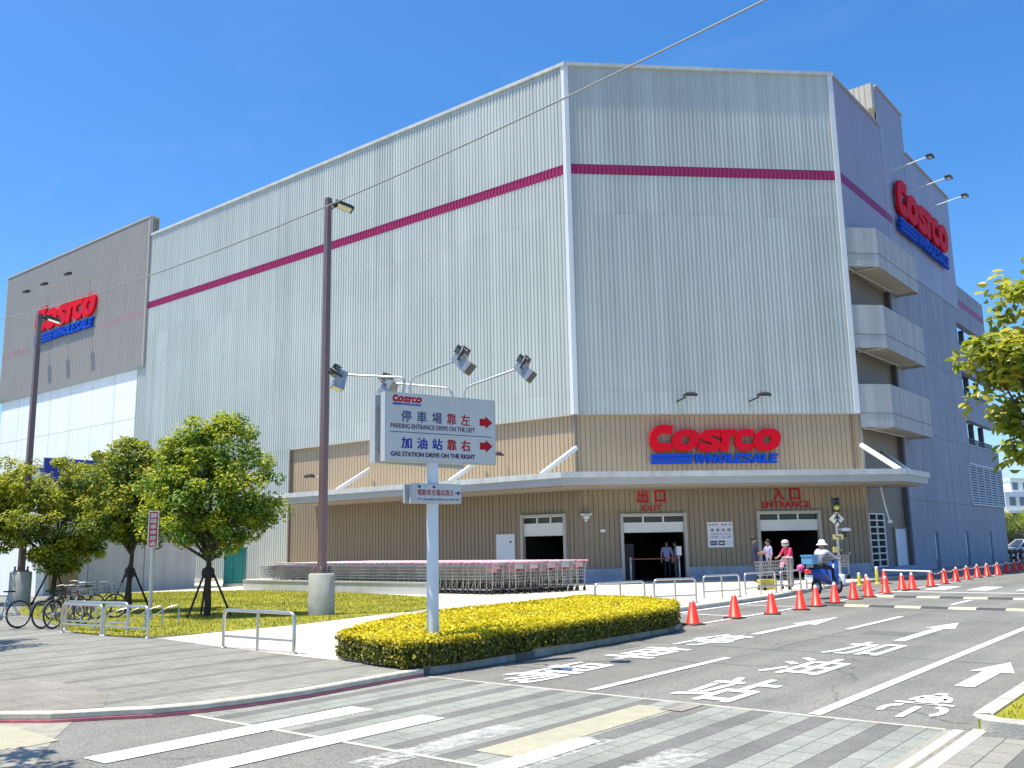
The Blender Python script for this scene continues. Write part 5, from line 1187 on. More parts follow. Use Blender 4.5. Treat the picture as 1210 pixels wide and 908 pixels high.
# pedestrian signal
b = gp(994, 690, 0); d_ = dep(b)
sg = thing('pedestrian_signal', 'slim pole with amber lights and diamond walking-figure sign by the entrance', 'signal', b)
top_ = dp(986, 588, d_); axis = (top_-b)
mb = MB(); mb.tube([b, b+axis*.5, top_], .045, 10); mb.build('pole', M['galv'], sg)
mb = MB(); mb.lathe([(.17, -.02), (.15, .30), (.12, .34), (0.05, .34)], b, 14); mb.build('foot_block', M['white'], sg)
xr = to_world((1, .0, 0)); fr = Fr((0, 0, 0), xr, Vector((xr.y, -xr.x, 0)))
def onpole(v): return b+axis*((v-690)/(588-690))
q = onpole(592); fr = Fr((q.x, q.y, 0), xr, Vector((xr.y, -xr.x, 0))); z = q.z
mb = MB(); mb.fbox(fr, -.12, .12, .02, .16, z-.40, z+.10); mb.fbox(fr, -.14, .14, .0, .03, z-.42, z+.12); hd = mb.build('signal_head', M['lamp_black'], sg)
for k, m in ((-.10, 'lamp_black'), (-.33, 'yellow')):
    mb = MB(); mb.lathe([(.095, 0), (.095, .03), (.0, .04)], fr.p(0, .16, z+k+.08), 14, axis=fr.n); mb.build('signal_lens', M[m] if k > -.2 else mat('amber', (.70, .66, .10), .3), hd)
    mb = MB(); mb.fbox(fr, -.11, .11, .16, .3, z+k+.185, z+k+.2); mb.build('visor', M['lamp_black'], hd)
q = onpole(614); z = q.z; fr = Fr((q.x, q.y, 0), xr, Vector((xr.y, -xr.x, 0))); s_ = .27
mb = MB(); flat(mb, poly2d([[(-s_, 0), (0, -s_), (s_, 0), (0, s_)]]), lambda x, y, d: fr.p(x, .06+d, z+y), .03); dm = mb.build('diamond_plate', mat('plate', (.74, .73, .60), .4), sg)
FIG = [[(-.03, .12), (.06, .12), (.12, .0), (.09, -.02), (.05, .05), (.04, -.03), (.13, -.17), (.09, -.19), (.01, -.08), (-.06, -.2), (-.10, -.18), (-.02, -.03), (-.02, .05), (-.09, -.02), (-.12, .0)]]
mb = MB(); flat(mb, poly2d(FIG), lambda x, y, d: fr.p(x, .092+d, z+y)); flat(mb, poly2d([[(.015+.04*math.cos(2*PI*i/12), .165+.04*math.sin(2*PI*i/12)) for i in range(12)]]), lambda x, y, d: fr.p(x, .092+d, z+y)); mb.build('walking_figure', M['black'], dm)
q = onpole(635); z = q.z; fr = Fr((q.x, q.y, 0), xr, Vector((xr.y, -xr.x, 0)))
mb = MB(); mb.fbox(fr, -.19, .19, .05, .08, z-.09, z+.09); yp = mb.build('arrow_plate', mat('plate_yellow', (.66, .62, .22), .5), sg)
mb = MB(); flat(mb, poly2d([[(-.12, .03), (.04, -.03), (.02, -.06), (.12, -.05), (.07, .03), (.05, .0), (-.10, .06)]]), lambda x, y, d: fr.p(x, .083+d, z+y)); mb.build('arrow', M['black'], yp)
q = onpole(626.5); mb = MB(); mb.tube([q, q+xr*.28+Vector((0, 0, .03))], .02, 6); mb.lathe([(.02, -.06), (.17, -.05), (.15, .05), (0, .07)], q+xr*.33, 12); mb.build('lamp', M['white'], sg)
mb = MB(); mb.obox(q+xr*.26-Vector((0, 0, .16)), xr*.07, Vector((xr.y, -xr.x, 0))*.07, Vector((0, 0, .12))); mb.build('speaker', M['lamp_black'], sg)
q = onpole(650); mb = MB(); mb.obox(q-xr*.1, xr*.09, Vector((xr.y, -xr.x, 0))*.06, Vector((0, 0, .10))); mb.build('push_box', mat('push_box', (.55, .50, .16), .5), sg)
# belt posts in the exit door
b1_, b2_ = FF.p(2.13, .25, 0), FF.p(4.2, .25, 0)
for p_, lb in ((b1_, 'slim steel belt post at the left side of the exit doorway'), (b2_, 'slim steel post with paper notice at the exit doorway')):
    t = thing('belt_post', lb, 'post', p_, 0, 'posts in the exit doorway'); mb = MB(); mb.lathe([(.14, 0), (.13, .03), (.04, .04), (.036, .93), (.045, .94), (.045, 1.0), (0, 1.01)], p_, 12); mb.build('post', M['galv'], t)
    if p_ is b2_: mb = MB(); mb.fbox(FF, 4.1, 4.31, .28, .3, 1.04, 1.42); pn = mb.build('notice', M['white'], t)
t = thing('belt', 'thin orange-red belt stretched across the exit doorway', 'belt', b1_); mb = MB(); mb.fbox(FF, 2.13, 4.2, .24, .26, .90, .95); mb.build('belt_webbing', mat('belt_red', (.22, .05, .03), .6), t)
# yellow crate on the plaza
yc = gp(907, 697, 0); t = thing('crate', 'bright yellow plastic crate on the plaza behind the third cone', 'crate', yc)
fr = Fr((yc.x, yc.y, 0), cr_, -cf_); mb = MB()
for a in ((-.27, .27, -.19, .19, 0, .03), (-.27, -.24, -.19, .19, .03, .3), (.24, .27, -.19, .19, .03, .3), (-.24, .24, -.19, -.16, .03, .3), (-.24, .24, .16, .19, .03, .3), (-.29, .29, -.21, .21, .27, .31)): mb.fbox(fr, *a)
mb.build('tub', M['yellow'], t); mb = MB(); mb.fbox(fr, -.26, .26, -.185, .185, .308, .33); mb.build('lid', M['yellow'], t)

# ================================================================== shopping carts
def make_cart():
    t = thing('shopping_cart', '', 'shopping cart', (0, 0, 0), 0, 'nested shopping carts parked in rows')
    w = MB(); r = .006
    # basket: rear (handle) at x=0, nose at x=-.95, tapering
    def rim(x): k = -x/.95; return .30-.07*k, .62+.0*k
    zt, zb = .93, .50
    def c(x, sgn, z): hw = (.30-.06*(-x/.95))*(1 if z > .7 else .88); return Vector((x*(1 if z > .7 else .94)-.02, sgn*hw, z))
    for z in (.93, .82, .71, .60, .50):
        f = (z-.5)/.43
        P_ = [Vector((0, .25+.05*f, z)), Vector((-.9-.05*f, .2+.04*f, z-.03)), Vector((-.9-.05*f, -.2-.04*f, z-.03)), Vector((0, -.25-.05*f, z))]
        for a, b in zip(P_, P_[1:]+P_[:1]): w.bar(a, b, .02 if z > .9 else .014)
    for k in range(13):
        x = -.9*k/12
        for sg_ in (1, -1):
            w.bar((x, sg_*(.25-.05*k/12), .5-.03*k/12), (x*1.055, sg_*(.30-.06*k/12), .93-.03*k/12), .009)
    for k in range(7):
        y = -.2+.4*k/6; w.bar((-.9, y, .47), (-.95, y*1.2, .9), .006); w.bar((0, y*1.25, .5), (-.9, y, .47), .006)
    w.build('basket', M['cart_wire'], t)
    fm = MB()
    for sg_ in (1, -1):
        y = .24*sg_
        fm.tube([(-.88, y*.85, .16), (-.1, y, .14), (.02, y, .17), (.03, y, .5), (.05, y*1.2, .93), (.13, y*1.22, 1.03)], .013, 6); fm.tube([(-.7, y*.8, .16), (-.5, y*.85, .5)], .011, 5)
    fm.tube([(.02, -.24, .40), (.02, .24, .40)], .011, 5); fm.tube([(-.88, -.2, .16), (-.88, .2, .16)], .011, 5)
    for k in range(4): fm.bar((-.8, -.15+.1*k, .17), (-.05, -.18+.12*k, .16), .008)
    fm.build('frame', M['cart_wire'], t)
    fl_ = MB(); fl_.add([(.0, -.20, .82), (.0, .20, .82), (-.03, .21, .97), (-.03, -.21, .97), (.012, -.20, .82), (.012, .20, .82), (-.018, .21, .97), (-.018, -.21, .97)], [(3, 2, 1, 0), (4, 5, 6, 7), (2, 3, 7, 6), (0, 1, 5, 4), (1, 2, 6, 5), (3, 0, 4, 7)]); fl_.build('seat_back', cm('seat_back', (.62, .36, .40), .5), t)
    h_ = MB(); h_.tube([(.13, -.31, 1.03), (.13, .31, 1.03)], .026, 8); h_.build('handle', M['cart_handle'], t)
    sx = MB()
    for x, y in ((-.86, .2), (-.86, -.2), (.0, .24), (.0, -.24)):
        wm = MB(); wm.lathe([(.03, -.016), (.062, -.014), (.064, 0), (.062, .014), (.03, .016)], (x, y, .064), 10, axis=(0, 1, 0)); wm.obox((x+.012, y, .13), (.02, 0, 0), (0, .022, 0), (0, 0, .04)); wm.build('wheel', M['rubber'], t)
    return t
cart0 = make_cart(); rows = [(586, 0), (613, 0), (630, 0), (650, 0), (666, 0), (682, 0)]; nc = 0
def cart_copy(): 
    global nc
    nc += 1; return cart0 if nc == 1 else copy_tree(cart0)
seat_me = None; _tints = {}
def tint(me, k):
    base = me.name.split('.')[0]
    if (base, k) not in _tints:
        d = me.copy(); d.materials[0] = (M['cart_handle'], cm('cart_faded', (.72, .52, .54), .5), cm('cart_grey', (.50, .51, .50), .4))[k]; _tints[(base, k)] = d
    return _tints[(base, k)]
for k, (u, _) in enumerate(rows):
    Yk = 23.78+.60*k; tt = (u-605)/f_px; X0 = Yk*(.7805*tt-.6252)/(.7805+.6252*tt)
    for i in range(46 if k < 5 else 44):
        c = cart_copy(); c.location = (X0-.10-i*.258+random.uniform(-.03, .03), Yk+random.uniform(-.02, .02), .004); c.rotation_euler = (0, 0, random.uniform(-.015, .015))
        c['label'] = 'steel wire shopping cart with pinkish red handle nested in long row' if i else 'shopping cart at the right end of the %s row from the camera, red child-seat flap' % ordn[k].replace('nearest', 'first')
        for ch_ in c.children:
            if ch_.name.startswith(('handle', 'seat_back')): ch_.data = tint(ch_.data, random.choice((0, 0, 0, 1, 2)) if random.random() > i/80 else random.choice((1, 2, 2)))
        if i == 0:
            if seat_me is None:
                mb = MB(); mb.obox((-.10, 0, .80), (.02, 0, .075), (0, .13, 0), (.006, 0, 0)); so_ = mb.build('seat_flap', M['cart_handle'], None); seat_me = so_.data; so_.parent = c
            else: so_ = bpy.data.objects.new('seat_flap', seat_me); COL.objects.link(so_); so_.parent = c
for (u, v, rz, lb) in ((929, 697, .9, 'single shopping cart pushed by the helmeted person in pink'), (1003, 684, .3, 'single shopping cart standing right of the signal pole')):
    c = copy_tree(cart0); c.location = gp(u, v, .004); c.rotation_euler = (0, 0, rz); c['label'] = lb; c['group'] = 'loose shopping carts'

# ================================================================== people
def person(label, loc, rz, J, cols, hair='short', scale=1.0, extras=None):
    """J: joint overrides. One skinned body, coloured by the nearest bone."""
    j = dict(pel=(0, 0, .93), wst=(0, 0, 1.06), ch=(.01, 0, 1.27), nk=(.0, 0, 1.43), hd=(.025, 0, 1.54), tp=(.02, 0, 1.63))
    for s, sg_ in (('l', 1), ('r', -1)):
        j.update({'sh'+s: (0, .175*sg_, 1.37), 'el'+s: (.02, .24*sg_, 1.10), 'wr'+s: (.10, .25*sg_, .87), 'ha'+s: (.13, .245*sg_, .79), 'hi'+s: (0, .09*sg_, .90), 'kn'+s: (.03, .10*sg_, .49), 'an'+s: (-.01, .10*sg_, .08), 'to'+s: (.16, .12*sg_, .03)})
    j.update(J); names = list(j); idx = {k: i for i, k in enumerate(names)}
    rad = dict(pel=.135, wst=.12, ch=.14, nk=.055, hd=.088, tp=.07, sh=.065, el=.045, wr=.032, ha=.034, hi=.088, kn=.06, an=.042, to=.035)
    E_ = [('pel', 'wst'), ('wst', 'ch'), ('ch', 'nk'), ('nk', 'hd'), ('hd', 'tp')]
    for s in 'lr': E_ += [('ch', 'sh'+s), ('sh'+s, 'el'+s), ('el'+s, 'wr'+s), ('wr'+s, 'ha'+s), ('pel', 'hi'+s), ('hi'+s, 'kn'+s), ('kn'+s, 'an'+s), ('an'+s, 'to'+s)]
    V = [Vector(j[k])*scale for k in names]; R_ = [rad.get(k, rad.get(k[:2], .04))*scale for k in names]; bone = [(idx[a], idx[b]) for a, b in E_]
    kinds = ['body' if a in ('pel', 'wst', 'ch') and b in ('wst', 'ch') else 'skin' if b in ('nk', 'hd', 'tp') else 'sleeve' if b[:2] in ('sh', 'el') else 'fore' if b[:2] == 'wr' else 'skin' if b[:2] == 'ha' else 'leg' if b[:2] in ('hi', 'kn', 'an') else 'shoe' for a, b in E_]
    for s in 'lr':                                     # five fingers on each hand
        w_, h_ = Vector(j['wr'+s])*scale, Vector(j['ha'+s])*scale; d = (h_-w_).normalized(); sd = d.cross(Vector((0, 1, 0))).normalized() if abs(d.y) < .9 else d.cross(Vector((0, 0, 1))).normalized()
        cl = d.cross(sd).normalized()
        for f in range(5):
            ln = (.05, .075, .085, .078, .06)[f]*scale; o = sd*((f-2.2)*.017*scale)
            if f == 0: a_, b_ = h_+sd*-.045*scale-d*.01*scale, h_+sd*-.06*scale+d*.03*scale
            else: a_, b_ = h_+o+d*ln*.55, h_+o+d*ln*.9+cl*ln*.35*(1 if s == 'l' else -1)
            i0 = len(V); V += [a_, b_]; R_ += [.010*scale, .008*scale]; bone += [(idx['ha'+s], i0), (i0, i0+1)]; kinds += ['skin', 'skin']
    for nx in ((.105, 0, 1.535),):                      # nose
        i0 = len(V); hd = Vector(j['hd']); V.append((hd+Vector((.085, 0, .0)))*scale); R_.append(.016*scale); bone.append((idx['hd'], i0)); kinds.append('skin')
    me = bpy.data.meshes.new('body'); me.from_pydata(V, bone, []); ob = bpy.data.objects.new('body', me); COL.objects.link(ob)
    md = ob.modifiers.new('s', 'SKIN'); md.use_smooth_shade = True
    for sv, r in zip(me.skin_vertices[0].data, R_): sv.radius = (r, r)
    me.skin_vertices[0].data[idx['pel']].use_root = True
    ob.modifiers.new('u', 'SUBSURF').levels = 1
    dg = bpy.context.evaluated_depsgraph_get(); m2 = bpy.data.meshes.new_from_object(ob.evaluated_get(dg)); bpy.data.objects.remove(ob)
    t = thing('person', label, 'person', loc, rz)
    keys = ['skin', 'body', 'sleeve', 'fore', 'leg', 'shoe']
    for k in keys: m2.materials.append(cols[k] if k in cols else M['skin'])
    def nearest(p):
        best, bi = 9, 0
        for i, (a, b) in enumerate(bone):
            A_, B_ = V[a], V[b]; d = B_-A_; tt = max(0, min(1, (p-A_).dot(d)/max(1e-9, d.dot(d)))); r = R_[a]*(1-tt)+R_[b]*tt; q_ = (p-A_-d*tt).length-r
            if q_ < best: best, bi = q_, i
        return kinds[bi]
    for p in m2.polygons: p.material_index = keys.index(nearest(Vector(p.center)))
    o = bpy.data.objects.new('body', m2); COL.objects.link(o); o.parent = t
    hd, tp_ = Vector(j['hd'])*scale, Vector(j['tp'])*scale
    up = (tp_-hd).normalized(); c = hd.lerp(tp_, .55)
    if hair in ('short', 'long'):
        mb = MB(); k = .094*scale; mb.lathe([(k*.96, -.03), (k*1.06, .01), (k*.98, .06), (k*.6, .095), (0, .105)], c-Vector((.022, 0, 0)), 14, axis=up)
        if hair == 'long': mb.lathe([(k*.5, -.16), (k*.8, -.08), (k*.9, .0)], c-Vector((.05, 0, 0)), 12, axis=up)
        mb.build('hair', M['hair'], t, off=LOC0)
    if hair == 'helmet':
        mb = MB(); k = .135*scale; mb.lathe([(k*.93, -.09), (k*1.0, -.02), (k*.95, .06), (k*.6, .115), (0, .13)], c-Vector((.01, 0, 0)), 16, axis=up); mb.build('helmet', mat('helmet_grey', (.55, .52, .52), .25), t, off=LOC0)
        mb = MB(); mb.lathe([(k*1.01, -.02), (k*1.03, .0), (k*1.0, .02)], c-Vector((.01, 0, 0)), 16, axis=up); mb.build('helmet_band', cm('helmet_band', (.35, .06, .08)), t, off=LOC0)
    if hair == 'hat':
        mb = MB(); k = .1*scale; mb.lathe([(k*1.75, -.03), (k*1.7, -.02), (k*1.05, .03), (k*.95, .10), (k*.6, .125), (0, .13)], c, 16, axis=up); mb.build('sun_hat', cm('hat_white', (.74, .72, .66)), t, off=LOC0)
        for q in t.children:
            pass
    for q in (extras or []): q(t)
    return t
def fix_children(t): return t
navy, lav, pink, greyc, dark, khaki = cm('cloth_navy', (.025, .028, .075), .85), cm('cloth_lavender', (.36, .34, .56), .85), cm('cloth_pink', (.62, .03, .10), .8), cm('cloth_grey', (.20, .21, .24), .85), cm('cloth_dark', (.02, .02, .025), .85), cm('cloth_khaki', (.25, .24, .22), .85)
shoe = cm('shoe_dark', (.03, .03, .03), .6); pale = cm('cloth_pale', (.50, .50, .58), .8)
def cl(b, s, f, l): return dict(body=b, sleeve=s, fore=f, leg=l, shoe=shoe)
AZ_R = math.atan2(cr_.y, cr_.x)          # heading that faces picture right
person('person in dark navy clothes standing in profile at the entrance, arm held out', gp(893.5, 689.5, 0), AZ_R, {'elr': (.10, -.25, 1.12), 'wrr': (.30, -.20, 1.10), 'har': (.38, -.18, 1.11), 'ell': (.08, .24, 1.1), 'wrl': (.28, .19, 1.07), 'hal': (.36, .18, 1.08), 'hd': (.035, 0, 1.54)}, cl(navy, navy, M['skin'], navy), 'short', 1.04)
person('person in a lavender shirt facing the navy clothed man at the entrance', gp(910.5, 689, 0), AZ_R+PI+.3, {'elr': (.10, -.25, 1.12), 'wrr': (.30, -.20, 1.12), 'har': (.38, -.18, 1.13)}, cl(lav, lav, M['skin'], navy), 'short', .97)
person('person in a pink top and silver helmet, leaning over a shopping cart', gp(935, 694, 0), AZ_R+PI+.5, {'pel': (-.05, 0, .92), 'ch': (.06, 0, 1.25), 'nk': (.12, 0, 1.40), 'hd': (.16, 0, 1.50), 'tp': (.17, 0, 1.59), 'shl': (.09, .17, 1.34), 'shr': (.09, -.17, 1.34), 'elr': (.22, -.22, 1.12), 'wrr': (.40, -.2, 1.03), 'har': (.47, -.19, 1.03), 'ell': (.22, .22, 1.12), 'wrl': (.40, .2, 1.03), 'hal': (.47, .19, 1.03)}, cl(pink, pink, M['skin'], khaki), 'helmet', .96)
person('person in a pale violet shirt and dark trousers inside the exit doorway', FF.p(3.98, -.8, 0), R(-60), {}, cl(lav, lav, M['skin'], cloth := cm('cloth_dark', (.02, .02, .025))), 'long', .98)
person('person in a pale top half hidden by the right side of the exit doorway', FF.p(4.42, -1.0, 0), R(-140), {}, cl(pale, pale, M['skin'], greyc), 'short', .98)

# ---- motor scooter with its rider
def scooter(loc, rz, label):
    t = thing('motor_scooter', label, 'scooter', loc, rz); L0 = LOC0
    blue, wht, pk_ = cm('scooter_blue', (.02, .07, .30), .3), cm('scooter_white', (.7, .7, .72), .35), cm('scooter_pink', (.65, .10, .30), .4)
    for x in (-.58, .62):
        mb = MB(); mb.torus((x, 0, .235), (0, 1, 0), .185, .055, 22, 8); w_ = mb.build('wheel', M['rubber'], t, off=L0)
        mb = MB(); mb.lathe([(.03, -.05), (.14, -.03), (.14, .03), (.03, .05)], (x, 0, .235), 14, axis=(0, 1, 0)); mb.build('rim', M['galv'], w_, off=L0)
    mb = MB(); V = []
    for x, w, z0, z1 in ((-.95, .06, .62, .74), (-.7, .15, .46, .76), (-.2, .17, .36, .74), (.0, .16, .28, .40), (.28, .17, .26, .34), (.40, .18, .28, .85), (.50, .12, .5, .98)):
        V += [(x, -w, z0), (x, w, z0), (x, w*.9, z1), (x, -w*.9, z1)]
    mb.add(V, [(i*4+k, i*4+(k+1) % 4, i*4+4+(k+1) % 4, i*4+4+k) for i in range(6) for k in range(4)]+[(3, 2, 1, 0), (24, 25, 26, 27)], True); mb.build('body', blue, t, off=L0)
    mb = MB(); mb.tube([(-.8, 0, .78), (-.45, 0, .79), (-.12, 0, .74)], [.10, .14, .12], 10); mb.build('seat', M['rubber'], t, off=L0)
    mb = MB(); mb.tube([(.62, 0, .24), (.5, 0, .7), (.44, 0, 1.0)], .03, 8); mb.tube([(.42, -.33, 1.02), (.46, -.12, 1.0), (.46, .12, 1.0), (.42, .33, 1.02)], .016, 6); hb = mb.build('handlebar', M['lamp_black'], t, off=L0)
    for s in (-1, 1):
        mb = MB(); mb.tube([(.44, .2*s, 1.02), (.46, .27*s, 1.2)], .007, 5); mb.lathe([(0, -.01), (.055, -.008), (.055, .008), (0, .01)], (.46, .28*s, 1.23), 10, axis=(1, 0, 0)); mb.build('mirror', M['lamp_black'], hb, off=L0)
    mb = MB(); mb.tube([(.44, -.14, .45), (.46, 0, .41), (.44, .14, .45)], .12, 8); mb.build('front_apron', wht, t, off=L0)
    mb = MB(); mb.box(-1.02, -.68, -.17, .17, .90, 1.12); mb.box(-1.04, -.66, -.19, .19, 1.12, 1.155); mb.build('carry_box', cm('box_cyan', (.10, .34, .56), .4), t, off=L0)
    mb = MB(); mb.bar((-.9, 0, .8), (-.85, 0, .93), .2, .05); mb.build('rear_rack', M['galv'], t, off=L0)
    mb = MB(); mb.obox((-.99, 0, .68), (.03, 0, 0), (0, .10, 0), (0, 0, .05)); mb.build('tail_light', M['cone'], t, off=L0)
    mb = MB(); mb.obox((-.97, 0, .52), (.02, 0, 0), (0, .12, 0), (0, 0, .07)); mb.build('number_plate', M['white'], t, off=L0)
    mb = MB(); mb.lathe([(0, -.12), (.1, -.08), (.12, 0), (.1, .08), (0, .12)], (-.86, .3, .78), 12); mb.build('helmet_bag', pk_, t, off=L0)
    return t
sc = gp(978, 702.5, 0); srz = AZ_R+R(42)
scooter((sc.x, sc.y, 0), srz, 'blue and white motor scooter with pale blue carry box by the kerb')
person('person in a white sun hat riding the blue scooter', (sc.x, sc.y, 0), srz, {'pel': (-.35, 0, .88), 'wst': (-.33, 0, 1.0), 'ch': (-.22, 0, 1.2), 'nk': (-.16, 0, 1.36), 'hd': (-.12, 0, 1.46), 'tp': (-.12, 0, 1.55), 'shl': (-.2, .17, 1.30), 'shr': (-.2, -.17, 1.30), 'ell': (.06, .26, 1.12), 'wrl': (.30, .29, 1.04), 'hal': (.38, .29, 1.04), 'elr': (.06, -.26, 1.12), 'wrr': (.30, -.29, 1.04), 'har': (.38, -.29, 1.04),
        'hil': (-.33, .1, .86), 'hir': (-.33, -.1, .86), 'knl': (.12, .17, .76), 'knr': (.12, -.17, .76), 'anl': (.16, .14, .38), 'anr': (.16, -.14, .38), 'tol': (.32, .14, .35), 'tor': (.32, -.14, .35)}, cl(greyc, pale, pale, dark), 'hat', .97)

# ================================================================== bicycles
def make_bike():
    t = thing('bicycle', '', 'bicycle', (0, 0, 0), 0, 'bicycles parked in a row at far left')
    for x in (-.52, .53):
        mb = MB(); mb.torus((x, 0, .33), (0, 1, 0), .315, .02, 30, 6); w = mb.build('wheel', M['rubber'], t)
        mb = MB(); mb.torus((x, 0, .33), (0, 1, 0), .29, .009, 28, 5); mb.build('rim', M['galv'], w)
        mb = MB(); mb.lathe([(.022, -.04), (.022, .04)], (x, 0, .33), 8, axis=(0, 1, 0))
        for k in range(18): an = 2*PI*k/18; mb.bar((x, .02*(-1)**k, .33), (x+.285*math.cos(an), 0, .33+.285*math.sin(an)), .0035)
        mb.build('spokes', M['galv'], w)
    mb = MB(); bb, st, hd, h2 = (-.08, 0, .29), (-.22, 0, .78), (.34, 0, .86), (.37, 0, .72)
    for a, b, r in ((bb, st, .017), (st, (.35, 0, .82), .016), (bb, h2, .019), (hd, h2, .02), (st, (-.23, 0, .86), .013)): mb.tube([a, b], r, 7)
    for s in (-.05, .05): mb.tube([bb, (-.52, s, .33)], .01, 6); mb.tube([st, (-.52, s, .33)], .009, 6); mb.tube([h2, (.45, s, .5), (.53, s, .33)], .012, 6)
    mb.build('frame', M['lamp_black'], t)
    mb = MB(); mb.tube([(.34, 0, .86), (.32, 0, .96)], .013, 6); mb.tube([(.20, -.28, .98), (.30, -.2, 1.0), (.34, 0, .97), (.30, .2, 1.0), (.20, .28, .98)], .012, 6); mb.build('handlebar', M['lamp_grey'], t)
    mb = MB(); V = [(-.38, -.07, .90), (-.38, .07, .90), (-.10, .02, .905), (-.10, -.02, .905), (-.36, -.06, .86), (-.36, .06, .86), (-.12, .012, .87), (-.12, -.012, .87)]
    mb.add(V, [(0, 3, 2, 1), (4, 5, 6, 7), (0, 1, 5, 4), (1, 2, 6, 5), (2, 3, 7, 6), (3, 0, 4, 7)]); mb.build('saddle', M['rubber'], t)
    mb = MB(); mb.lathe([(.02, -.02), (.085, -.012), (.085, .0), (.02, .01)], (-.08, -.05, .29), 16, axis=(0, 1, 0)); mb.bar((-.08, -.07, .29), (.07, -.09, .22), .018); mb.bar((-.08, .07, .29), (-.23, .09, .36), .018); mb.box(.03, .12, -.16, -.09, .2, .225); mb.box(-.27, -.18, .09, .16, .35, .375); mb.build('crank', M['lamp_grey'], t)
    mb = MB(); n = 12
    for i in range(n): 
        a0, a1 = R(20+150*i/n), R(20+150*(i+1)/n); mb.add([(-.52+.36*math.cos(a), y, .33+.36*math.sin(a)) for a in (a0, a1) for y in (-.03, .03)], [(0, 2, 3, 1)])
    mb.build('mudguard', M['lamp_black'], t); return t
def basket_on(t, m):
    mb = MB()
    for z in (.72, .82, .92): 
        for a, b in (((.42, -.16), (.42, .16)), ((.66, -.16), (.66, .16)), ((.42, -.16), (.66, -.16)), ((.42, .16), (.66, .16))): mb.bar((a[0], a[1], z), (b[0], b[1], z), .009)
    for k in range(6):
        for y in (-.16, .16): x = .42+.24*k/5; mb.bar((x, y, .72), (x, y, .92), .006)
        y = -.16+.32*k/5
        for x in (.42, .66): mb.bar((x, y, .72), (x, y, .92), .006)
        mb.bar((.42, y, .72), (.66, y, .72), .006)
    mb.build('basket', m, t, off=LOC0)
bike0 = make_bike()
bikes = [((24, 742.5), (-14, 746), 'leftmost bicycle, pale blue frame, cut by the picture edge', (.25, .38, .52), True),
         ((47, 743.5), (90, 738.5), 'black bicycle, second from left, wheels turned to the camera', (.03, .03, .035), False),
         ((60, 744), (102, 738.5), 'dark bicycle, third from left, with brown saddle bag', (.10, .05, .045), False),
         ((72, 736), (112, 732), 'white framed bicycle in the middle of the row', (.6, .6, .62), False),
         ((60, 733), (100, 729), 'dark bicycle behind the white framed one', (.05, .055, .06), True),
         ((86, 734), (122, 731.5), 'rightmost bicycle, next to the empty rack', (.12, .14, .17), False)]
for i, (pf, pr_, lb, colr, bsk) in enumerate(bikes):
    c = bike0 if i == 0 else copy_tree(bike0); a, b_ = gp(*pf, 0), gp(*pr_, 0); d = (b_-a).normalized(); m_ = a+d*.525
    c.scale = (.9, .9, .9); c.location = (m_.x, m_.y, .004); c.rotation_euler = (R(3)*random.choice((-1, 1)), 0, math.atan2(d.y, d.x)); c['label'] = lb
    if i == 0: c.rotation_euler = (R(2), 0, math.atan2(d.y, d.x))
    for ch_ in c.children:
        if ch_.name.startswith('frame'):
            if i: ch_.data = ch_.data.copy()
            ch_.data.materials[0] = mat('bike_paint', colr, .3, .2)
    if bsk: basket_on(c, M['lamp_grey'])

# ================================================================== far right: car, shrubs, house
cp = dp(1224, 655, 66); cp.z = ROAD
car = thing('parked_car', 'white car seen past the far right corner of the concrete wall', 'car', cp, R(180)+math.atan2(cr_.y, cr_.x)*.0+R(20))
car.rotation_euler = (0, 0, AZ_R)
mb = MB(); V = []; prof = [(-2.15, .35, .62), (-2.1, .3, .85), (-1.3, .22, .92), (-.7, .22, .95), (.9, .22, .95), (1.9, .25, .86), (2.15, .35, .6)]
for x, z0, z1 in prof:
    w = .86 if abs(x) < 2 else .78; V += [(x, -w, z0), (x, w, z0), (x, w*.95, z1), (x, -w*.95, z1)]
n = len(prof); mb.add(V, [(i*4+k, i*4+(k+1) % 4, i*4+4+(k+1) % 4, i*4+4+k) for i in range(n-1) for k in range(4)]+[(3, 2, 1, 0), tuple((n-1)*4+k for k in range(4))]); mb.build('body', mat('car_white', (.78, .78, .78), .2), car, off=LOC0)
mb = MB(); V = [(-1.55, -.78, .93), (-1.55, .78, .93), (1.5, .78, .93), (1.5, -.78, .93), (-.95, -.62, 1.42), (-.95, .62, 1.42), (.65, .62, 1.42), (.65, -.62, 1.42)]
mb.add(V, [(4, 5, 6, 7)]); [mb.bar(V[a], V[b], .09) for a, b in ((0, 4), (1, 5), (2, 6), (3, 7))]; mb.bar((0, -.76, .95), (0, -.62, 1.42), .08); mb.bar((0, .76, .95), (0, .62, 1.42), .08); mb.obox((-.15, 0, 1.43), (.82, 0, 0), (0, .62, 0), (0, 0, .025)); mb.build('cabin', bpy.data.materials['car_white'], car, off=LOC0)
mb = MB(); V2 = [tuple(Vector(v)*.985+Vector((0, 0, .012))) for v in V]; mb.add(V2, [(0, 1, 5, 4), (1, 2, 6, 5), (2, 3, 7, 6), (3, 0, 4, 7)]); mb.build('window', M['glass_dark'], car, off=LOC0)
for x in (-1.35, 1.35):
    for s in (-1, 1): mb = MB(); mb.lathe([(.2, -.1), (.31, -.09), (.32, 0), (.31, .09), (.2, .1)], (x, s*.78, .32), 16, axis=(0, 1, 0)); w_ = mb.build('wheel', M['rubber'], car, off=LOC0); mb = MB(); mb.lathe([(0, -.105), (.19, -.1), (.19, .1), (0, .105)], (x, s*.78, .32), 14, axis=(0, 1, 0)); mb.build('rim', M['galv'], w_, off=LOC0)
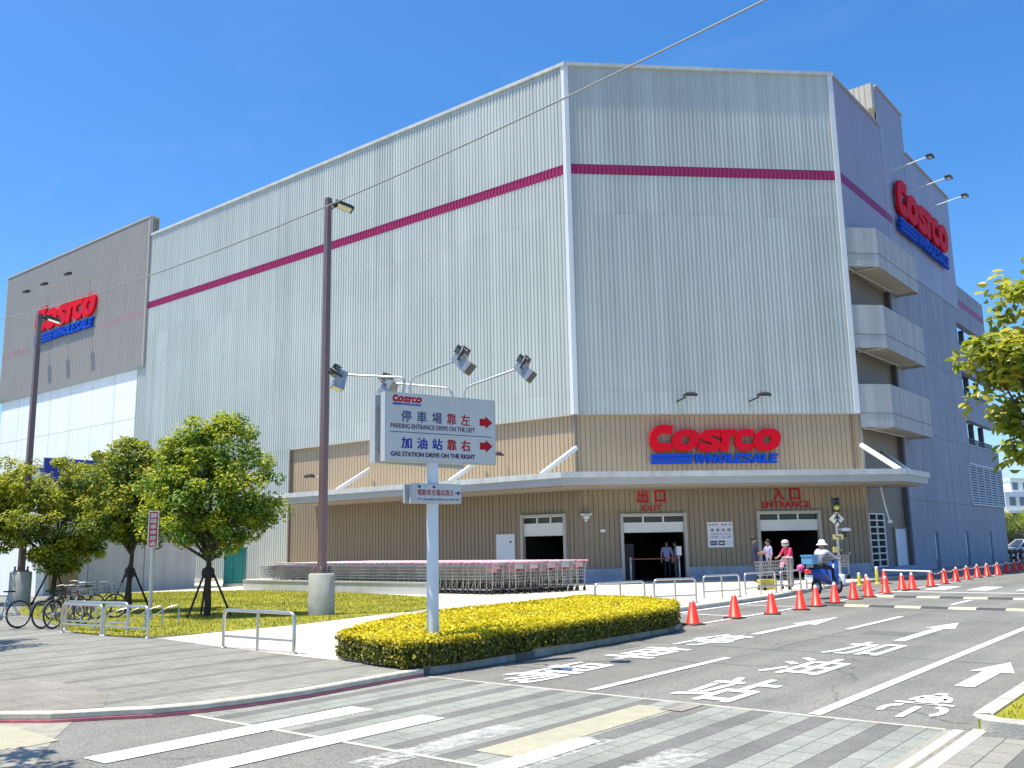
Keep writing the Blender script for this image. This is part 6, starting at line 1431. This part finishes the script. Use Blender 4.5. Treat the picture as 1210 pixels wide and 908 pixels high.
for u, v, lb in ((1196, 668, 'leftmost of the round-headed brown posts at the far right'), (1201.5, 667, 'middle of the round-headed brown posts at the far right'), (1208, 666, 'rightmost of the round-headed brown posts at the far right')):
    p = gp(u, v, ROAD); t = thing('post', lb, 'post', p, 0, 'brown posts at the far right'); mb = MB(); mb.lathe([(.07, 0), (.07, .62)], p, 10); mb.build('shaft', cm('rust', (.14, .07, .05)), t); mb = MB(); mb.lathe([(.08, .62), (.15, .68), (.17, .76), (.14, .86), (0, .92)], p, 12); mb.build('head', M['rust'], t)
for i, (u, dd_, rr, lb) in enumerate(((1196, 95, 2.0, 'leftmost dark rounded tree under the far white house'), (1215, 92, 2.4, 'broader rounded tree under the far white house, by the picture edge'), (1240, 95, 2.6, 'rounded tree beyond the right picture edge by the far house'))):
    p = dp(u, 640, dd_); p.z = ROAD
    tree(lb, p, [(0, 0, 3.3, rr, rr, 1.0, 30), (0, 0, 2.6, rr*.8, rr*.8, .9, 16)], 1.3, .12, 2600, 'leaf', .7, .36, clump_r=.7, group='trees before the far house')
fh = dp(1206, 640, 150); fh.z = 0; AX = to_world((.9, .43, 0)); fr = Fr((fh.x, fh.y, 0), AX, Vector((AX.y, -AX.x, 0)))
hs = thing('far_house', 'far white stepped building with dark lower floor at the right edge', 'building', fh)
mb = MB(); mb.fbox(fr, -2.5, 22, -10, 0, 5.6, 8.6); mb.fbox(fr, -2.5, 22, -10.3, .5, 5.2, 5.6); mb.fbox(fr, .4, 22, -10, -1, 8.6, 10.6); mb.fbox(fr, .2, 22, -10, -.8, 10.6, 10.9); mb.build('upper_floor', M['white_wall'], hs)
mb = MB(); mb.fbox(fr, -2.2, 22, -10, -.6, 0, 5.2); mb.build('ground_floor', cm('far_dark', (.05, .05, .055)), hs)
for k in range(5): mb = MB(); mb.fbox(fr, -1.5+k*2.4, -.1+k*2.4, 0, .05, 6.4, 7.8); f_ = mb.build('window', M['glass_blue'], hs); mb = MB(); mb.fbox(fr, -1.55+k*2.4, -.05+k*2.4, .0, .12, 6.3, 6.38); mb.build('sill', M['white'], f_)
for k in range(4): mb = MB(); mb.fbox(fr, .9+k*2.6, 2.2+k*2.6, -1, -.95, 9.0, 10.2); f_ = mb.build('window', M['glass_blue'], hs); mb = MB(); mb.fbox(fr, .85+k*2.6, 2.25+k*2.6, -1, -.9, 8.92, 8.98); mb.build('sill', M['white'], f_)

# ================================================================== light, sky, camera
SUN_EL, SUN_AZ = R(72.4), R(-144.0)     # azimuth clockwise from +Y
sd = Vector((math.sin(SUN_AZ)*math.cos(SUN_EL), math.cos(SUN_AZ)*math.cos(SUN_EL), math.sin(SUN_EL)))
ld = bpy.data.lights.new('sun', 'SUN'); ld.energy = 4.7; ld.angle = R(.5); ld.color = (1, .935, .81)
lo = bpy.data.objects.new('sun', ld); COL.objects.link(lo); lo.rotation_euler = (-sd).to_track_quat('-Z', 'Y').to_euler()
w = bpy.data.worlds.new('World'); scene.world = w; w.use_nodes = True; nt = w.node_tree
sky = nt.nodes.new('ShaderNodeTexSky'); sky.sky_type = 'NISHITA'; sky.sun_disc = False; sky.sun_elevation = SUN_EL; sky.sun_rotation = SUN_AZ
sky.altitude = 0; sky.air_density = 1.0; sky.dust_density = 1.1; sky.ozone_density = 7.0
bg = nt.nodes['Background']; bg.inputs['Strength'].default_value = .14
hsv = nt.nodes.new('ShaderNodeHueSaturation'); hsv.inputs['Saturation'].default_value = 1.24; nt.links.new(sky.outputs['Color'], hsv.inputs['Color']); # thin high wisps of cirrus
tc = nt.nodes.new('ShaderNodeTexCoord'); mp = nt.nodes.new('ShaderNodeMapping'); mp.inputs['Scale'].default_value = (1.2, 2.6, 5.0); mp.inputs['Rotation'].default_value = (0, .25, .6); nt.links.new(tc.outputs['Generated'], mp.inputs['Vector'])
nz = nt.nodes.new('ShaderNodeTexNoise'); nz.inputs['Scale'].default_value = 1.6; nz.inputs['Detail'].default_value = 9; nz.inputs['Roughness'].default_value = .62; nz.inputs['Distortion'].default_value = .6; nt.links.new(mp.outputs['Vector'], nz.inputs['Vector'])
mr = nt.nodes.new('ShaderNodeMapRange'); mr.inputs['From Min'].default_value = .5; mr.inputs['From Max'].default_value = .85; mr.inputs['To Max'].default_value = .06; nt.links.new(nz.outputs['Fac'], mr.inputs['Value'])
mx = nt.nodes.new('ShaderNodeMix'); mx.data_type = 'RGBA'; nt.links.new(mr.outputs['Result'], mx.inputs['Factor']); nt.links.new(hsv.outputs['Color'], mx.inputs['A']); mx.inputs['B'].default_value = (5.0, 5.6, 6.2, 1)
nt.links.new(mx.outputs['Result'], bg.inputs['Color'])
cd = bpy.data.cameras.new('camera'); co_ = bpy.data.objects.new('camera', cd); COL.objects.link(co_)
cd.sensor_width = 36; cd.sensor_fit = 'HORIZONTAL'; cd.lens = 36*f_px/1210; cd.clip_end = 6000; cd.clip_start = .05
m3 = Matrix((r2, u2, -fw)).transposed(); co_.matrix_world = Matrix.Translation(CAM) @ m3.to_4x4()
scene.camera = co_
vs = scene.view_settings; scene.display_settings.display_device = 'sRGB'; vs.view_transform = 'Standard'; vs.look = 'None'; vs.exposure = 0.65; vs.gamma = 1; vs.use_curve_mapping = False
scene.render.resolution_x, scene.render.resolution_y = 1024, 768
scene.render.engine = 'CYCLES'
